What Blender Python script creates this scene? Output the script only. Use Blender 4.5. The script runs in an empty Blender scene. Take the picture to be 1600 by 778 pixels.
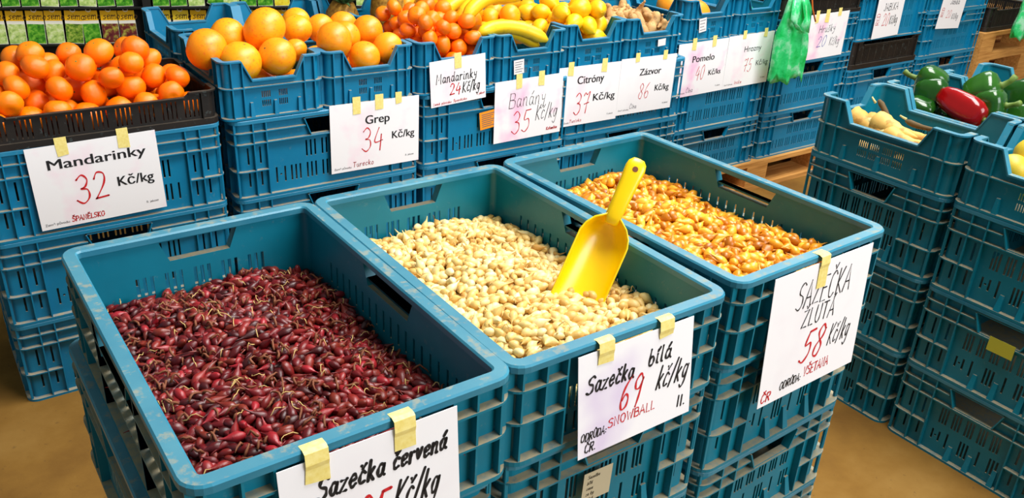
import bpy, bmesh, math, random, unicodedata
from mathutils import Vector, Matrix, Euler, noise
C = bpy.context.scene
COL = C.collection
rnd = random.Random(7)
PI = math.pi
R = math.radians

# ------------------------------------------------------------------ camera, world, light, exposure
A0, PITCH, ROLL, FPX, CZ = 0.6379, 0.4518, 0.0553, 1331.5, 1.472
fwd_h = Vector((math.sin(A0), math.cos(A0), 0)); right = Vector((math.cos(A0), -math.sin(A0), 0)); up = Vector((0, 0, 1))
fwd = fwd_h * math.cos(PITCH) - up * math.sin(PITCH)
upc = fwd_h * math.sin(PITCH) + up * math.cos(PITCH)
cr = right * math.cos(ROLL) + upc * math.sin(ROLL)
cu = -right * math.sin(ROLL) + upc * math.cos(ROLL)
cam_d = bpy.data.cameras.new('camera'); cam = bpy.data.objects.new('camera', cam_d); COL.objects.link(cam)
M3 = Matrix((cr, cu, -fwd)).transposed()
cam.matrix_world = Matrix.Translation((0, 0, CZ)) @ M3.to_4x4()
cam_d.sensor_width = 36; cam_d.lens = FPX / 1600 * 36; cam_d.clip_start = .02
C.camera = cam
C.view_settings.view_transform = 'Standard'; C.view_settings.look = 'None'
C.view_settings.gamma = 1; C.view_settings.use_curve_mapping = False
C.view_settings.exposure = 0.35
w = bpy.data.worlds.new('hall_air'); C.world = w; w.use_nodes = True
w.node_tree.nodes['Background'].inputs[0].default_value = (.82, .97, .95, 1)
w.node_tree.nodes['Background'].inputs[1].default_value = .20

def area(name, loc, target, sx, sy, power, col=(1, 1, 1)):
    l = bpy.data.lights.new(name, 'AREA'); l.shape = 'RECTANGLE'; l.size = sx; l.size_y = sy; l.energy = power; l.color = col
    o = bpy.data.objects.new(name, l); COL.objects.link(o); o.location = loc
    o.rotation_euler = (Vector(target) - Vector(loc)).to_track_quat('-Z', 'Y').to_euler()
    return o
area('roof_skylight', (2.2, .9, 4.3), (1.5, 1.7, .6), 3.2, 1.4, 225, (1, .985, .95))
area('doorway_daylight', (2.6, -3.0, 2.7), (1.6, 2.3, .6), 2.6, 2.2, 135, (.93, .97, 1))
area('far_skylight', (5.0, 3.2, 4.6), (3.6, 2.4, .5), 2.5, 2.0, 110, (1, 1, 1))

# ------------------------------------------------------------------ materials
MATS = {}
def lin(c):
    return tuple(((x / 255) / 12.92 if x / 255 <= .04045 else ((x / 255 + .055) / 1.055) ** 2.4) for x in c)
class NT:
    def __init__(s, name):
        s.m = bpy.data.materials.new(name); s.m.use_nodes = True; s.t = s.m.node_tree
        s.b = s.t.nodes['Principled BSDF']; MATS[name] = s.m
    def n(s, typ, **kw):
        x = s.t.nodes.new(typ)
        for k, v in kw.items(): setattr(x, k, v)
        return x
    def l(s, a, b): s.t.links.new(a, b)
    def noise(s, scale, detail=4, rough=.6, coord='Object', scalevec=None):
        tc = s.n('ShaderNodeTexCoord'); nz = s.n('ShaderNodeTexNoise')
        nz.inputs['Scale'].default_value = scale; nz.inputs['Detail'].default_value = detail; nz.inputs['Roughness'].default_value = rough
        src = tc.outputs[coord]
        if coord == 'World':
            pass
        if scalevec:
            mp = s.n('ShaderNodeMapping'); mp.inputs['Scale'].default_value = scalevec; s.l(src, mp.inputs[0]); src = mp.outputs[0]
        s.l(src, nz.inputs['Vector']); return nz.outputs['Fac']
    def wnoise(s, scale, detail=4, rough=.6):
        g = s.n('ShaderNodeNewGeometry'); nz = s.n('ShaderNodeTexNoise')
        nz.inputs['Scale'].default_value = scale; nz.inputs['Detail'].default_value = detail; nz.inputs['Roughness'].default_value = rough
        s.l(g.outputs['Position'], nz.inputs['Vector']); return nz.outputs['Fac']
    def ramp(s, fac, stops):
        r = s.n('ShaderNodeValToRGB'); e = r.color_ramp.elements
        while len(e) < len(stops): e.new(.5)
        for i, (p, c) in enumerate(stops):
            e[i].position = p; e[i].color = (*c, 1)
        s.l(fac, r.inputs[0]); return r.outputs[0]
    def mix(s, fac, a, b):
        x = s.n('ShaderNodeMix', data_type='RGBA')
        for sock, v in ((x.inputs[0], fac), (x.inputs[6], a), (x.inputs[7], b)):
            if isinstance(v, (int, float)): sock.default_value = v
            elif isinstance(v, tuple): sock.default_value = (*v, 1)
            else: s.l(v, sock)
        return x.outputs[2]
    def math(s, op, a, b=0.):
        x = s.n('ShaderNodeMath', operation=op)
        for sock, v in ((x.inputs[0], a), (x.inputs[1], b)):
            if isinstance(v, (int, float)): sock.default_value = v
            else: s.l(v, sock)
        return x.outputs[0]
    def base(s, c):
        if isinstance(c, tuple): s.b.inputs['Base Color'].default_value = (*c, 1)
        else: s.l(c, s.b.inputs['Base Color'])
    def set(s, rough=.5, spec=.5, **kw):
        s.b.inputs['Roughness'].default_value = rough; s.b.inputs['Specular IOR Level'].default_value = spec
        for k, v in kw.items(): s.b.inputs[k.replace('_', ' ')].default_value = v
        return s
    def bump(s, h, strength=.3, dist=.002):
        b = s.n('ShaderNodeBump'); b.inputs['Strength'].default_value = strength; b.inputs['Distance'].default_value = dist
        s.l(h, b.inputs['Height']); s.l(b.outputs[0], s.b.inputs['Normal'])
    def upness(s):
        g = s.n('ShaderNodeNewGeometry'); x = s.n('ShaderNodeSeparateXYZ'); s.l(g.outputs['True Normal'], x.inputs[0]); return x.outputs[2]

def plain(name, c, rough=.5, spec=.5):
    x = NT(name); x.base(lin(c)); x.set(rough, spec); return x.m
def speckled(name, c1, c2, scale, rough=.5, spec=.4, bump=0., lo=.35, hi=.65, coord='Object'):
    x = NT(name); f = x.noise(scale, coord=coord); x.base(x.ramp(f, [(lo, lin(c1)), (hi, lin(c2))])); x.set(rough, spec)
    if bump: x.bump(f, bump, .003)
    return x.m
def crate_mat(name, c1, c2, dust=.75, rough=.42, dustcol=(172, 150, 112)):
    """moulded polyethylene with mottling; field dust lies on the ledges"""
    x = NT(name); f = x.wnoise(9, 3); base = x.ramp(f, [(.3, lin(c1)), (.7, lin(c2))])
    g = x.wnoise(55, 5, .7)
    film = x.math('MULTIPLY', x.math('GREATER_THAN', g, .63), .16)
    base = x.mix(film, base, lin((120, 140, 140)))
    d = x.ramp(g, [(.30, (dust * .45,) * 3), (.55, (dust,) * 3)])
    if name.endswith('rim'): d = x.ramp(x.math('ADD', x.math('MULTIPLY', g, .6), x.math('MULTIPLY', x.wnoise(46, 3), .4)), [(.52, (.10,) * 3), (.60, (.55,) * 3)])
    upm = x.math('GREATER_THAN', x.upness(), .75)
    fac = x.math('MULTIPLY', upm, d)
    x.base(x.mix(fac, base, lin(dustcol)))
    x.l(x.math('ADD', x.math('MULTIPLY', fac, .5), rough), x.b.inputs['Roughness'])
    x.b.inputs['Specular IOR Level'].default_value = .4
    x.bump(g, .08, .001)
    return x.m
crate_mat('blue_plastic', (0, 116, 158), (8, 126, 168), .85)
crate_mat('blue_plastic_rim', (20, 120, 160), (46, 130, 166), .6, .4, (128, 138, 135))
crate_mat('teal_plastic', (0, 112, 134), (4, 122, 146), .85)
crate_mat('teal_plastic_rim', (30, 116, 144), (62, 134, 156), .42, .34, (156, 142, 108))  # paler for worn edges, and the rims' shine is put into the colour
crate_mat('black_plastic', (22, 18, 16), (34, 27, 23), .45, .5, (92, 80, 66))
NT('floor_concrete')
def _floor():
    x = NT('dusty_concrete'); f = x.wnoise(2.2, 8, .62); g = x.wnoise(38, 6, .7)
    c = x.ramp(f, [(.30, lin((104, 70, 26))), (.5, lin((130, 93, 38))), (.72, lin((150, 114, 58)))])
    c = x.mix(x.math('MULTIPLY', x.math('LESS_THAN', g, .36), .45), c, lin((96, 68, 38)))
    x.base(c); x.set(.85, .2); x.bump(g, .25, .003)
_floor()
def _paper(name, stain, amount, scale=9):
    x = NT(name); f = x.noise(scale, 3, .5); s = x.math('MULTIPLY', x.ramp(f, [(.55, (0, 0, 0)), (.70, (1, 1, 1))]), amount)
    x.base(x.mix(s, lin((246, 242, 244)), lin(stain))); x.set(.6, .3)
    x.b.inputs['Specular IOR Level'].default_value = .3
_paper('white_paper', (250, 214, 228), .55)
_paper('pink_stained_paper', (246, 184, 218), .85, 7)
_paper('lilac_paper', (216, 196, 226), .8, 6)
_paper('clean_paper', (240, 232, 236), .5)
plain('black_ink', (18, 18, 22), .6); plain('red_ink', (206, 26, 34), .6); plain('blue_ink', (60, 70, 170), .6)
plain('gray_ink', (96, 90, 100), .6); plain('dark_red_ink', (170, 36, 40), .6)
def _tape():
    x = NT('masking_tape'); f = x.noise(160, 3); x.base(x.ramp(f, [(.3, lin((238, 214, 116))), (.7, lin((248, 230, 150)))])); x.set(.55, .3)
_tape()
def fruit(name, c1, c2, pore=220, rough=.38, bump=.12, patch=None, pscale=14, coat=.0):
    x = NT(name); oi = x.n('ShaderNodeObjectInfo')
    f = x.noise(18, 2); v = x.math('ADD', x.math('MULTIPLY', f, .6), x.math('MULTIPLY', oi.outputs['Random'], .4))
    c = x.ramp(v, [(.2, lin(c1)), (.75, lin(c2))])
    if patch:
        q = x.noise(pscale, 4, .7); c = x.mix(x.ramp(q, [(.56, (0, 0, 0)), (.66, (.8, .8, .8))]), c, lin(patch))
    x.base(c); x.set(rough, .5, Coat_Weight=coat)
    h = x.noise(pore, 2); x.bump(h, bump, .0012)
    x.b.inputs['Subsurface Weight'].default_value = .06; x.b.inputs['Subsurface Radius'].default_value = (.01, .004, .001)
    return x.m
fruit('mandarin_peel', (254, 108, 0), (255, 136, 4), 260, .27, .3)
fruit('grapefruit_peel', (248, 138, 8), (255, 170, 16), 300, .36, .12, (248, 112, 30), 7)
fruit('orange_peel', (246, 150, 8), (255, 176, 10), 280, .36, .15)
fruit('lemon_peel', (246, 178, 6), (255, 206, 16), 280, .36, .15)
fruit('banana_peel', (244, 190, 10), (255, 210, 30), 60, .42, .04, (200, 150, 30), 24)
fruit('ginger_skin', (170, 122, 70), (212, 168, 108), 90, .7, .4, (150, 100, 56), 40)
fruit('parsnip_skin', (198, 142, 52), (226, 182, 96), 60, .65, .3, (180, 120, 50), 30)
fruit('green_pepper_skin', (18, 62, 16), (44, 92, 26), 20, .16, .02)
fruit('red_pepper_skin', (112, 3, 6), (146, 8, 12), 20, .16, .02)
fruit('quince_skin', (206, 176, 40), (226, 200, 70), 50, .45, .1, (190, 140, 40), 16)
fruit('pomelo_peel', (250, 140, 20), (255, 170, 40), 200, .4, .2)
plain('stem_green', (96, 120, 40), .6); plain('stem_brown', (92, 70, 36), .8); plain('stem_pale', (196, 182, 120), .7)
plain('banana_tip', (70, 50, 22), .8)
def bulbs(name, cols, rough, spec=.5, stripes=True, bump=.3):
    x = NT(name); oi = x.n('ShaderNodeObjectInfo'); g = x.n('ShaderNodeNewGeometry')
    r = x.math('FRACT', x.math('ADD', oi.outputs['Random'], g.outputs['Random Per Island']))
    st = x.noise(1, 3, .6, 'UV', (60, 3, 1))
    v = x.math('ADD', x.math('MULTIPLY', r, .68), x.math('MULTIPLY', st, .42))
    n = len(cols)
    x.base(x.ramp(v, [(.12 + .8 * i / (n - 1), lin(c)) for i, c in enumerate(cols)]))
    x.set(rough, spec); x.bump(st, bump, .0008)
    x.b.inputs['Subsurface Weight'].default_value = .05; x.b.inputs['Subsurface Radius'].default_value = (.004, .002, .001)
bulbs('white_onion_skin', [(196, 140, 62), (232, 190, 108), (244, 214, 142), (248, 226, 170)], .42)
bulbs('yellow_onion_skin', [(150, 80, 6), (206, 124, 14), (236, 162, 32), (248, 192, 66)], .30)
bulbs('red_onion_skin', [(38, 8, 9), (78, 12, 16), (114, 16, 22), (116, 40, 24), (164, 26, 42)], .34, .5)
plain('dry_root', (204, 170, 104), .8); plain('dry_skin', (120, 64, 34), .7)
x = NT('yellow_scoop_plastic'); x.base(lin((255, 208, 0))); x.set(.28, .5); x.b.inputs['Subsurface Weight'].default_value = .1; x.b.inputs['Subsurface Radius'].default_value = (.02, .012, .001)
def _wood():
    x = NT('pallet_wood'); f = x.noise(6, 5, .6, 'Object', (1, 14, 14)); x.base(x.ramp(f, [(.3, lin((178, 118, 54))), (.7, lin((226, 166, 92)))])); x.set(.7, .3); x.bump(f, .2, .002)
_wood()
def _bag():
    x = NT('green_film'); f = x.noise(14, 4, .6); c = x.ramp(f, [(.32, lin((10, 200, 92))), (.5, lin((70, 230, 140))), (.64, lin((190, 250, 215)))])  # palest stop paints white highlights into the film colour
    x.base(c); x.set(.22, .6)
    tr = x.n('ShaderNodeBsdfTranslucent'); x.l(c, tr.inputs[0]); mx = x.n('ShaderNodeMixShader'); mx.inputs[0].default_value = .35
    out = x.t.nodes['Material Output']; x.l(x.b.outputs[0], mx.inputs[1]); x.l(tr.outputs[0], mx.inputs[2]); x.l(mx.outputs[0], out.inputs[0])
    x.bump(f, .5, .006)
_bag()
plain('orange_string', (206, 96, 20), .7)
plain('rack_black', (16, 15, 14), .6); plain('hall_dark', (44, 34, 26), .9)
plain('packet_header', (250, 190, 10), .4); plain('packet_white', (245, 240, 225), .45); plain('packet_brown', (86, 58, 10), .5)
plain('packet_yellow', (252, 212, 40), .45); plain('sticker_orange', (244, 150, 30), .5); plain('sticker_white', (236, 232, 232), .5)
plain('sticker_tan', (196, 182, 150), .7); plain('sticker_lime', (196, 190, 60), .5)
def pics(name, stops, scale):
    x = NT(name); f = x.noise(scale, 3, .6, 'Object'); x.base(x.ramp(f, stops)); x.set(.4, .4)
pics('picture_leafy', [(.3, lin((24, 84, 14))), (.5, lin((70, 150, 30))), (.7, lin((150, 206, 70)))], 60)
pics('picture_pale_green', [(.3, lin((90, 140, 60))), (.5, lin((190, 214, 120))), (.7, lin((236, 240, 196)))], 45)
pics('picture_beet', [(.3, lin((70, 18, 30))), (.5, lin((110, 40, 40))), (.66, lin((180, 180, 70)))], 40)
pics('picture_pod', [(.3, lin((40, 70, 20))), (.5, lin((110, 150, 40))), (.7, lin((190, 200, 90)))], 90)
pics('picture_yellow', [(.3, lin((190, 160, 20))), (.5, lin((240, 214, 50))), (.7, lin((210, 230, 90)))], 45)
plain('pineapple_leaf', (54, 92, 48), .5); speckled('pineapple_skin', (120, 80, 24), (190, 140, 50), 60, .6, .3, .5)

# ------------------------------------------------------------------ mesh helpers
class MB:
    def __init__(s): s.v = []; s.f = []; s.m = []; s.uv = None
    def add(s, vs, fs, mi=0, M=None):
        o = len(s.v)
        s.v += [tuple(M @ Vector(p)) for p in vs] if M else [tuple(p) for p in vs]
        s.f += [tuple(i + o for i in f) for f in fs]; s.m += [mi] * len(fs); return s
    def box(s, x0, x1, y0, y1, z0, z1, mi=0, M=None):
        return s.add([(x0, y0, z0), (x1, y0, z0), (x1, y1, z0), (x0, y1, z0), (x0, y0, z1), (x1, y0, z1), (x1, y1, z1), (x0, y1, z1)],
                     [(0, 3, 2, 1), (4, 5, 6, 7), (0, 1, 5, 4), (1, 2, 6, 5), (2, 3, 7, 6), (3, 0, 4, 7)], mi, M)
    def prism(s, poly, y0, y1, mi=0, M=None):      # poly in (x,z), extruded along y
        n = len(poly)
        a = sum(poly[i][0] * poly[(i + 1) % n][1] - poly[(i + 1) % n][0] * poly[i][1] for i in range(n))
        if a < 0: poly = poly[::-1]
        vs = [(x, y0, z) for x, z in poly] + [(x, y1, z) for x, z in poly]
        fs = [tuple(range(n)), tuple(range(2 * n - 1, n - 1, -1))] + [(i + n, (i + 1) % n + n, (i + 1) % n, i) for i in range(n)]
        return s.add(vs, fs, mi, M)
    def loft(s, rings, closed=True, caps=False, mi=0, M=None, smoothwrap=True):
        n = len(rings[0]); vs = [p for r in rings for p in r]; fs = []; k = len(rings)
        for j in range(k if closed else k - 1):
            a, b = j * n, ((j + 1) % k) * n
            for i in range(n): fs.append((a + i, a + (i + 1) % n, b + (i + 1) % n, b + i))
        if caps and not closed: fs += [tuple(range(n - 1, -1, -1)), tuple(range((k - 1) * n, k * n))]
        return s.add(vs, fs, mi, M)
    def tube(s, pts, rad, n=6, mi=0, M=None):
        pts = [Vector(p) for p in pts]; rings = []; ref = None
        for i, p in enumerate(pts):
            t = (pts[min(i + 1, len(pts) - 1)] - pts[max(i - 1, 0)]).normalized()
            if ref is None: ref = t.orthogonal().normalized()
            ref = (ref - t * ref.dot(t)).normalized(); b = t.cross(ref)
            r = rad[i] if isinstance(rad, (list, tuple)) else rad
            rings.append([p + (ref * math.cos(2 * PI * k / n) + b * math.sin(2 * PI * k / n)) * r for k in range(n)])
        return s.loft(rings, False, True, mi, M)
    def mesh(s, name, mats, smooth=False):
        me = bpy.data.meshes.new(name); me.from_pydata(s.v, [], s.f)
        for m in (mats if isinstance(mats, (list, tuple)) else [mats]): me.materials.append(MATS[m])
        me.polygons.foreach_set('material_index', s.m)
        if smooth: me.polygons.foreach_set('use_smooth', [True] * len(me.polygons))
        if s.uv:
            ul = me.uv_layers.new(name='UVMap')
            for lp in me.loops: ul.data[lp.index].uv = s.uv[lp.vertex_index]
        me.update(); return me
    def obj(s, name, mats, parent=None, smooth=False, loc=None):
        return link(name, s.mesh(name, mats, smooth), parent, loc)
def link(name, me, parent=None, loc=None):
    o = bpy.data.objects.new(name, me); COL.objects.link(o)
    if parent: o.parent = parent
    if loc: o.location = loc
    return o
def fix_normals(o):
    bm = bmesh.new(); bm.from_mesh(o.data); bmesh.ops.recalc_face_normals(bm, faces=bm.faces); bm.to_mesh(o.data); bm.free(); return o
def tag(o, label=None, cat=None, group=None, kind=None):
    if label: o['label'] = label
    if cat: o['category'] = cat
    if group: o['group'] = group
    if kind: o['kind'] = kind
    return o
def empty(name, loc=(0, 0, 0), rz=0):
    o = bpy.data.objects.new(name, None); COL.objects.link(o); o.empty_display_size = .05
    o.location = loc; o.rotation_euler = (0, 0, rz); return o
def copy_tree(o, parent=None):
    c = o.copy(); COL.objects.link(c); c.parent = parent
    for ch in list(o.children): copy_tree(ch, c)
    return c
def rr(W, D, r, d, z, n=5):
    hx, hy, r = W / 2 - d, D / 2 - d, max(r - d, .003); out = []
    for cx, cy, a in ((hx - r, hy - r, 0), (-hx + r, hy - r, 90), (-hx + r, -hy + r, 180), (hx - r, -hy + r, 270)):
        for k in range(n + 1):
            t = R(a + 90 * k / n); out.append((cx + r * math.cos(t), cy + r * math.sin(t), z))
    return out
def plate(outer, holes, y0, t):
    """a panel in the x-z plane with cut-outs, t thick"""
    bm = bmesh.new(); loops = []
    for poly in [outer] + holes:
        vs = [bm.verts.new((p[0], 0, p[1])) for p in poly]
        for i in range(len(vs)): bm.edges.new((vs[i], vs[(i + 1) % len(vs)]))
        loops.append(vs)
    bm.verts.index_update()
    bmesh.ops.triangle_fill(bm, use_beauty=True, use_dissolve=False, edges=bm.edges[:], normal=(0, -1, 0))
    vs = [v.co.copy() for v in bm.verts]; n = len(vs); mb = MB()
    V = [(v.x, y0, v.z) for v in vs] + [(v.x, y0 + t, v.z) for v in vs]; F = []
    for f in bm.faces:
        ids = [v.index for v in f.verts]
        a, b, c = (vs[i] for i in ids[:3])
        if (b - a).cross(c - a).y > 0: ids = ids[::-1]
        F.append(tuple(ids)); F.append(tuple(i + n for i in reversed(ids)))
    for li, lp in enumerate(loops):
        ids = [v.index for v in lp]; k = len(ids)
        ar = sum(vs[ids[i]].x * vs[ids[(i + 1) % k]].z - vs[ids[(i + 1) % k]].x * vs[ids[i]].z for i in range(k))
        if (ar < 0) != (li > 0): ids = ids[::-1]
        for i in range(k):
            a, b = ids[i], ids[(i + 1) % k]; F.append((b, a, a + n, b + n))
    bm.free(); return mb.add(V, F)
def slot(x, z0, z1, w=.0052): return [(x - w / 2, z0), (x + w / 2, z0), (x + w / 2, z1), (x - w / 2, z1)]

# ------------------------------------------------------------------ crates
RC = .028      # corner radius
def corner_piece(dp, t, ledges, H, r=RC):
    """rounded corner wall with its ledges, in the quadrant about (0,0) = corner centre, facing (-x,-y)"""
    mb = MB(); n = 6
    def arc(rad, z): return [(-rad * math.cos(R(90 * k / n)), -rad * math.sin(R(90 * k / n)), z) for k in range(n + 1)]
    def band(r0, r1, z0, z1):
        q = [arc(r0, z0), arc(r0, z1), arc(r1, z1), arc(r1, z0)]; m = n + 1
        vs = [p for a in q for p in a]; fs = []
        for j in range(4):
            a, b = j * m, ((j + 1) % 4) * m
            for i in range(n): fs.append((a + i, b + i, b + i + 1, a + i + 1))
        fs += [(0, 3 * m, 2 * m, m), (n, m + n, 2 * m + n, 3 * m + n)]
        mb.add(vs, fs)
    band(r - dp, r - dp - t, 0, H)
    for z, th in ledges: band(r, r - dp, z, z + th)
    return mb
def make_crate(W, D, H, ledges, cols, slots, handle, mats, dp=.0135, rimw=.021, rimh=.012, tabs=None, bottom=.007, midw=None):
    """an Empty with: base, rim, four walls (slots, ribs, ledges), four rounded corner posts.
    ledges: (z, thickness, how) how = 'full' | 'gap' (broken at the handle) | 'ends' (beside the corners only)"""
    root = empty('plastic_crate'); t = .003
    mb = MB(); mb.loft([rr(W, D, RC, dp + .001, 0), rr(W, D, RC, dp + .001, .006)], False, True); mb.obj('base', mats[0], root)
    b = .0025
    prof = [(0, H - rimh), (0, H - b), (b, H), (rimw - b, H), (rimw, H - b), (rimw, H - rimh)]
    mb = MB(); mb.loft([rr(W, D, RC, d, z) for d, z in prof], True); fix_normals(mb.obj('rim', mats[1], root))
    for side in range(4):
        L = W if side % 2 == 0 else D; Q = D if side % 2 == 0 else W; key = 'long' if L >= max(W, D) - 1e-6 else 'short'
        hl = []
        for x, z0, z1 in slots[key]: hl.append(slot(x, z0, z1)); 
        hd = handle.get(key)
        if hd: x0, x1, x2, x3, hz0, hz1 = hd; hl.append([(x1, hz0), (x2, hz0), (x3, hz1), (x0, hz1)])
        mb = plate([(RC, .001), (L - RC, .001), (L - RC, H - rimh * .5), (RC, H - rimh * .5)], hl, dp, t)
        for x in cols[key]:
            y0 = 0 if x >= RC else RC - math.sqrt(max(RC * RC - (RC - x) ** 2, 0)) + .0005
            for xx in (x, L - x): mb.box(xx - .0016, xx + .0016, y0 + .0006, dp + .001, .001, H - rimh * .6)
        for z, th, how in ledges:
            if how == 'full': rg = [(RC, L - RC)]
            elif how == 'gap' and hd: rg = [(RC, hd[0]), (hd[3], L - RC)]
            elif how == 'ends': e = cols[key][-1]; rg = [(RC, e), (L - e, L - RC)]
            else: rg = [(RC, L - RC)]
            for a, c in rg: mb.box(a, c, 0, dp + .001, z, z + th)
        mb.box(RC, L - RC, 0, dp + .001, 0, bottom)
        if hd:
            for (xa, xb) in ((hd[0], hd[1]), (hd[3], hd[2])):
                s = -1 if xa < xb else 1
                mb.prism([(xa, hz1), (xa + s * .003, hz1), (xb + s * .003, hz0), (xb, hz0)], 0, dp + .001)
            mb.box(hd[1], hd[2], .003, dp + .001, hz0 - .003, hz0); mb.box(hd[0], hd[3], .002, dp + .001, hz1, hz1 + .003)
        for x, z0, z1 in (tabs or {}).get(key, []):
            mb.add([(x - .007, 0.001, z0), (x + .007, .001, z0), (x + .007, dp + .001, z0), (x - .007, dp + .001, z0),
                    (x - .005, dp - .003, z1), (x + .005, dp - .003, z1), (x + .005, dp + .001, z1), (x - .005, dp + .001, z1)],
                   [(0, 3, 2, 1), (4, 5, 6, 7), (0, 1, 5, 4), (1, 2, 6, 5), (2, 3, 7, 6), (3, 0, 4, 7)])
        o = mb.obj('wall', mats[0], root); o.rotation_euler = (0, 0, R(90 * side))
        v = Matrix.Rotation(R(90 * side), 3, 'Z') @ Vector((-L / 2, -Q / 2, 0)); o.location = v
        cm = corner_piece(dp, t, [(z, th) for z, th, how in ledges] + [(0, bottom)], H - rimh * .5)
        o2 = fix_normals(cm.obj('corner_post', mats[0], root)); o2.rotation_euler = (0, 0, R(90 * side))
        o2.location = Matrix.Rotation(R(90 * side), 3, 'Z') @ Vector((-L / 2 + RC, -Q / 2 + RC, 0))
    return root
def trio(xc, z0, z1, s=.0135): return [(xc + k * s, z0, z1) for k in (-1, 0, 1)]
U0, U1, L0, L1 = .102, .152, .034, .082
def deep_slots():
    lg = []
    for xm in (.045, .081):
        for x in (xm, .6 - xm): lg += [(x, U0 + .001, U1 + .002), (x, L0, L1)]
    for i, c in enumerate((.186, .236, .286, .336, .386, .436)):
        lg += trio(c, L0, L1)
        if i: lg += trio(c, U0, U1)
    for c in (.126, .152, .470): lg.append((c, L0, L1))
    lg.append((.139, .056, .061))
    sh = []
    for xm in (.043, .079):
        for x in (xm, .4 - xm): sh += [(x, U0 + .001, U1 + .002), (x, L0, L1)]
    for c in (.134, .167, .2, .233, .266): sh += [(c - .008, U0, U1), (c, U0, U1), (c + .008, U0, U1)]
    sh += [(.127, .057, .062), (.118, L0 + .01, L1 - .006), (.136, L0 + .01, L1 - .006), (.156, L0, L1)]
    for c in (.2, .276): sh += trio(c, L0, L1, .009)
    sh.append((.238, L0, L1))
    return {'long': lg, 'short': sh}
deep_ledges = [(.200, .0035, 'gap'), (.166, .0035, 'full'), (.083, .0035, 'ends')]
deep_handle = {'long': (.218, .236, .364, .382, .1725, .222), 'short': (.135, .152, .248, .265, .1725, .222)}
deep_cols = {'long': [.010, .062, .100], 'short': [.010, .060, .098]}
deep_tabs = {'short': [(.172, .007, .05), (.222, .007, .055), (.286, .007, .055)]}
def deep(mats): return make_crate(.6, .4, .24, deep_ledges, deep_cols, deep_slots(), deep_handle, mats, tabs=deep_tabs)
blue_deep = deep(('blue_plastic', 'blue_plastic_rim'))
teal_deep = deep(('teal_plastic', 'teal_plastic_rim'))
def shallow():
    lg = []; sh = []
    for c in (.11, .155, .2, .245, .29):
        if True: sh += [(c - .011, .05, .085), (c, .05, .085), (c + .011, .05, .085)]
    for xm in (.106, .122): sh += [(xm, .012, .042), (.4 - xm, .012, .042)]
    for k in range(9): c = .12 + k * .045; lg += [(c - .011, .05, .085), (c + .011, .05, .085)]
    return {'long': lg, 'short': sh}
HS = .152
bulb_crate = make_crate(.6, .4, HS, [(.112, .0035, 'ends'), (.063, .0035, 'ends')], {'long': [.016, .055, .090, .2, .4], 'short': [.020, .057, .091]},
                        shallow(), {'long': (.225, .24, .36, .375, .104, .138), 'short': (.138, .152, .248, .262, .104, .138)},
                        ('teal_plastic', 'teal_plastic_rim'), rimw=.021, rimh=.011)
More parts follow.
